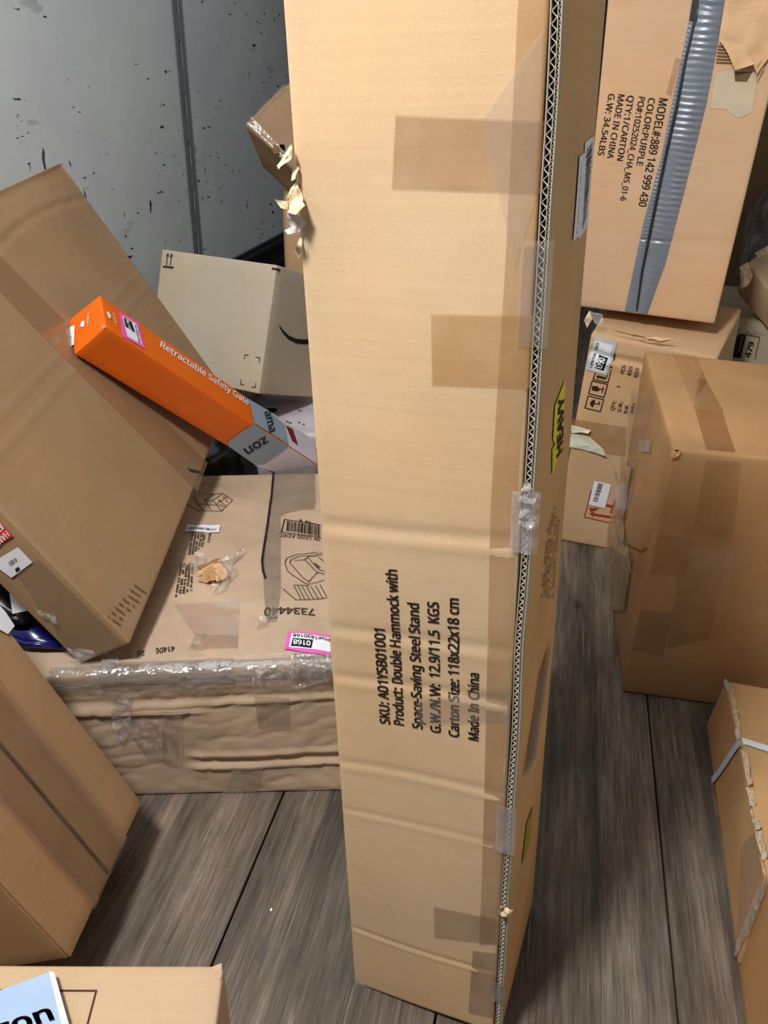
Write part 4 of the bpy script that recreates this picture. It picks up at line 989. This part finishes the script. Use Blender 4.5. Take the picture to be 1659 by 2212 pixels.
# ================================================================== WHITE PRINTED PACKAGE AND BLACK BAG UNDER IT
cmn = upright((-.16, 2.18), (.42, .40, .24), .10)
M_ = Carton('white_package', cmn, plain((206, 200, 208), .3, .5, bump=.3, bscale=30, var=.1, name='white_film'), r=.02, amp=.010, freq=9, step=(.02, .02, .02), seed=15,
            label='white shiny printed package under the smile carton', cat='package')
P = crop(420, 820, 5.925)
M_.quad('dark_print', 'top', P((930, 365), (1055, 370), (1050, 430), (960, 420)), plain((30, 22, 24), .5, .4), .001, 4, label='dark printed corner')
M_.finetext('top', [P((1150, 540), (1225, 560)), P((1330, 410), (1400, 430)), P((1330, 545), (1390, 560))], .008)
def blob(name, c, s, mat, label, cat, seed, amp=.35, seg=28, base=None):
    vs = []; fs = []
    for j in range(seg+1):
        ph = math.pi*j/seg
        for i in range(seg*2):
            th = math.pi*i/seg; d = V((math.sin(ph)*math.cos(th), math.sin(ph)*math.sin(th), -math.cos(ph)))
            k = 1+amp*noise.noise(d*1.6+V((seed, 0, 0)))+amp*.25*noise.noise(d*6+V((seed, 2, 0)))
            p = V((d.x*s[0]*k, d.y*s[1]*k, max(d.z*s[2]*k, -s[2]*.8)))+V(c); vs.append(p)
    for j in range(seg):
        for i in range(seg*2):
            a = j*seg*2+i; b = j*seg*2+(i+1) % (seg*2); fs.append((a, b, b+seg*2, a+seg*2))
    o = mesh_obj(name, vs, fs, mat, None, V((c[0], c[1], min(v.z for v in vs))))
    return tagit(o, label, cat)
blob('black_bag', (-.56, 2.02, .115), (.17, .12, .14), plain((30, 32, 34), .25, .5, bump=.5, bscale=20, name='black_film'), 'crumpled black plastic bag behind the wrapped carton', 'bag', 3)

# ================================================================== BACK LEFT: CRUSHED CARTON ON A TALL ONE
n1 = upright((-.185, 2.66), (.31, .26, .76), .12)
N1 = Carton('back_carton', n1, cardboard((190, 158, 118), .7, .05, .06), r=.03, amp=.004, freq=4, step=(.03, .03, .03), seed=16,
            label='plain brown carton with rounded edge standing far back behind the tall carton', cat='box')
P = crop(500, 150, 4.706)
dy = 2.50
def pl(q, y): return onplane(*q, (0, y, 0), V((0, 1, 0)))
o0 = pl(P((128, 555))[0], dy); ou = pl((700, 105), dy+.10); od = pl((640, 372), dy-.03); ex = V((.02, .17, -.13))
co = {(0,0,0):o0,(1,0,0):od,(0,0,1):ou,(1,0,1):ou+(od-o0),(0,1,0):o0+ex,(1,1,0):od+ex,(0,1,1):ou+ex,(1,1,1):ou+(od-o0)+ex}
O_ = Carton('crushed_carton', co, cardboard((158, 128, 98), .6, .05, .12), r=.008, amp=.008, freq=8, step=(.012, .02, .012), seed=17,
            label='battered brown carton with a punched hole, perched high at the back left', cat='box')
O_.poly('punched_hole', 'front', P((425, 755), (470, 800), (500, 760), (540, 770), (545, 830), (555, 880), (480, 870), (430, 850)), plain((8, 7, 7), .9, .1), .002, label='black punched hole')
O_.quad('tape', 'front', P((150, 560), (200, 480), (560, 860), (520, 920)), tape_mat((176, 150, 116), .4, .2, .6, 60), .003, 8)
O_.quad('tape', 'front', P((150, 540), (190, 560), (560, 200), (540, 150)), tape_mat((186, 160, 128), .3, .2, .4, 60), .003, 8)
scrap('bent_flap', O_.o, [O_.at('front', O_.px('front', *q), o) for q, o in zip(P((425, 755), (475, 790), (480, 870), (430, 860)), (.002, .012, .014, .002))], cardboard((140, 100, 70), .8), 4, .002, 60, 3)
# ================================================================== BACK RIGHT: DARK STACK
q2 = upright((1.06, 2.31), (.34, .40, .535), -.25)
Q2 = Carton('numbered_carton', q2, cardboard((176, 164, 140), .6, .05, .08), r=.015, amp=.006, freq=7, step=(.015, .03, .015), seed=19,
            label='carton printed 479 in a frame, behind the large carton', cat='box')
P = crop(1520, 500, 7.374)
Q2.text('front', '479', *P((735, 2010), (805, 1760)), (-85/7.374, -20/7.374), INK, .03, .0015)
Q2.strokes('printed_frame', 'front', [P((815, 2020), (890, 1680), (670, 1640), (585, 2000))], .0018, INK, .0012)
bb = Q2.quad('black_stripe', 'front', P((545, 1625), (668, 1640), (585, 2010), (445, 1990)), plain((18, 18, 20), .4, .4), .0016, 4, label='black printed stripe')
Q2.text('front', 'module', *P((570, 1900), (635, 1660)), (-32/7.374, -8/7.374), plain((150, 148, 140), .6, .3), .01, .0022)
for pts, sd in ((((350, 1420), (520, 1450), (560, 1640), (380, 1720), (300, 1600)), 1), (((440, 1440), (700, 1520), (1000, 1600), (560, 1620)), 2)):
    scrap('film_tail', Q2.o, [Q2.at('front', Q2.px('front', *q), .010) for q in P(*pts)], SHINY, 6, .006, 60, sd)
# crumpled torn carton tipped on top
ty = 2.14
r0 = pl(P((700, 500))[0], ty-.05); r1 = pl(P((1500, 1480))[0], ty-.10); r2 = pl(P((1350, 0))[0], ty+.22); r3 = r1+(r2-r0)
th = V((-.02, .02, -.07)); lowd = pl(P((520, 960))[0], ty+.0)-r0
cR = {(0,0,1):r0,(1,0,1):r1,(0,1,1):r2,(1,1,1):r3}
for k in list(cR): cR[(k[0], k[1], 0)] = cR[k]+lowd
R_ = Carton('torn_carton', cR, cardboard((190, 164, 130), .7, .07, .1), r=.006, amp=.006, freq=9, step=(.012, .02, .01), seed=20,
            label='torn carton with curled flap and bared flutes, tipped on the numbered carton', cat='box')
scrap('curled_flap', R_.o, [pl(q, ty-o) for q, o in zip(P((570, 570), (700, 480), (785, 690), (690, 880), (600, 905), (590, 800)), (.06, .06, .08, .09, .09, .07))], PAPER, 6, .004, 60, 4, 'curled pale flap')
for i in range(5):
    p = P((840+i*45, 330-i*25), (900+i*55, 390-i*20)); a, b = [pl(q, ty-.03) for q in p]; w_ = V((.004, 0, .003))
    scrap('bared_flute', R_.o, [a-w_, a+w_, b+w_, b-w_], plain((206, 190, 164), .9, .1, name='bare_board'), 3, .001, 60, i)
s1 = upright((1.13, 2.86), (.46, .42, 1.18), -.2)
Carton('shade_toned_carton', s1, cardboard((110, 86, 62), .7), r=.008, amp=.004, freq=4, step=(.04, .04, .04), seed=21,  # cardboard darkened, shade of the back stack put into its colour
       label='carton at the far right with shade painted into its dark brown', cat='box')
blob('clear_film_bundle', (1.13, 2.44, .70), (.11, .10, .17), tape_mat((90, 84, 80), .5, .12, .9, 30), 'dark crumpled film bundle behind the torn carton', 'film', 6)

# ================================================================== LEFT EDGE: DARK AND BLUE MAILERS
def slabpts(name, pts, z, h, mat, label, cat):
    vt = [onz(*q, z+h) for q in pts]; vb = [V((v.x, v.y, z)) for v in vt]; n = len(pts); c = sum(vt, V())/n
    o = mesh_obj(name, vt+vb, [tuple(range(n)), tuple(range(2*n-1, n-1, -1))]+[(i, i+n, (i+1) % n+n, (i+1) % n) for i in range(n)], mat, None, V((c.x, c.y, z)), smooth=False)
    bm = bmesh.new(); bm.from_mesh(o.data); bmesh.ops.bevel(bm, geom=bm.edges[:], offset=min(.006, h*.3), segments=3, affect='EDGES'); bm.to_mesh(o.data); bm.free()
    for p in o.data.polygons: p.use_smooth = True
    return tagit(o, label, cat)
blue = slabpts('blue_mailer', [(-60, 1250), (70, 1300), (140, 1388), (45, 1384), (-60, 1340)], .275, .020, plain((16, 22, 88), .25, .5, bump=.4, bscale=18, name='blue_film'), 'shiny dark blue plastic mailer lying on the wrapped carton', 'mailer')
P = crop(0, 1080, 5.184)
blk = slabpts('black_mailer', [(-80, 1170), (5, 1200), (70, 1270), (60, 1330), (10, 1330), (-80, 1280)], .297, .03, plain((16, 16, 18), .3, .5, bump=.3, bscale=18, name='black_film'), 'black plastic mailer with a white sticker, on the blue one', 'mailer')
sl = mesh_obj('shipping_label', [onz(*q, .3285) for q in P((105, 1040), (310, 1040), (312, 1240), (140, 1275))], [(0, 1, 2, 3)], WHITE, blk); sl['label'] = 'white sticker'

cp = onz(585, 1968, 0)
tagit(scrap('paper_crumb', None, [cp+V((.003, 0, .003)), cp+V((0, .003, .004)), cp+V((-.002, 0, .002)), cp+V((0, -.002, .001))], WHITE, 2, .001, 300, 2), 'tiny white paper crumb on the floor left of the tall carton', 'litter')
cp = onz(72, 1392, .268)
tagit(scrap('foam_crumb', None, [cp+V((.005, 0, .003)), cp+V((0, .005, .012)), cp+V((-.004, 0, .008)), cp+V((0, -.004, .003))], WHITE, 2, .001, 300, 3), 'small white crumb beside the blue mailer', 'litter')

for o in bpy.data.objects:
    if '_b' in o: del o['_b']
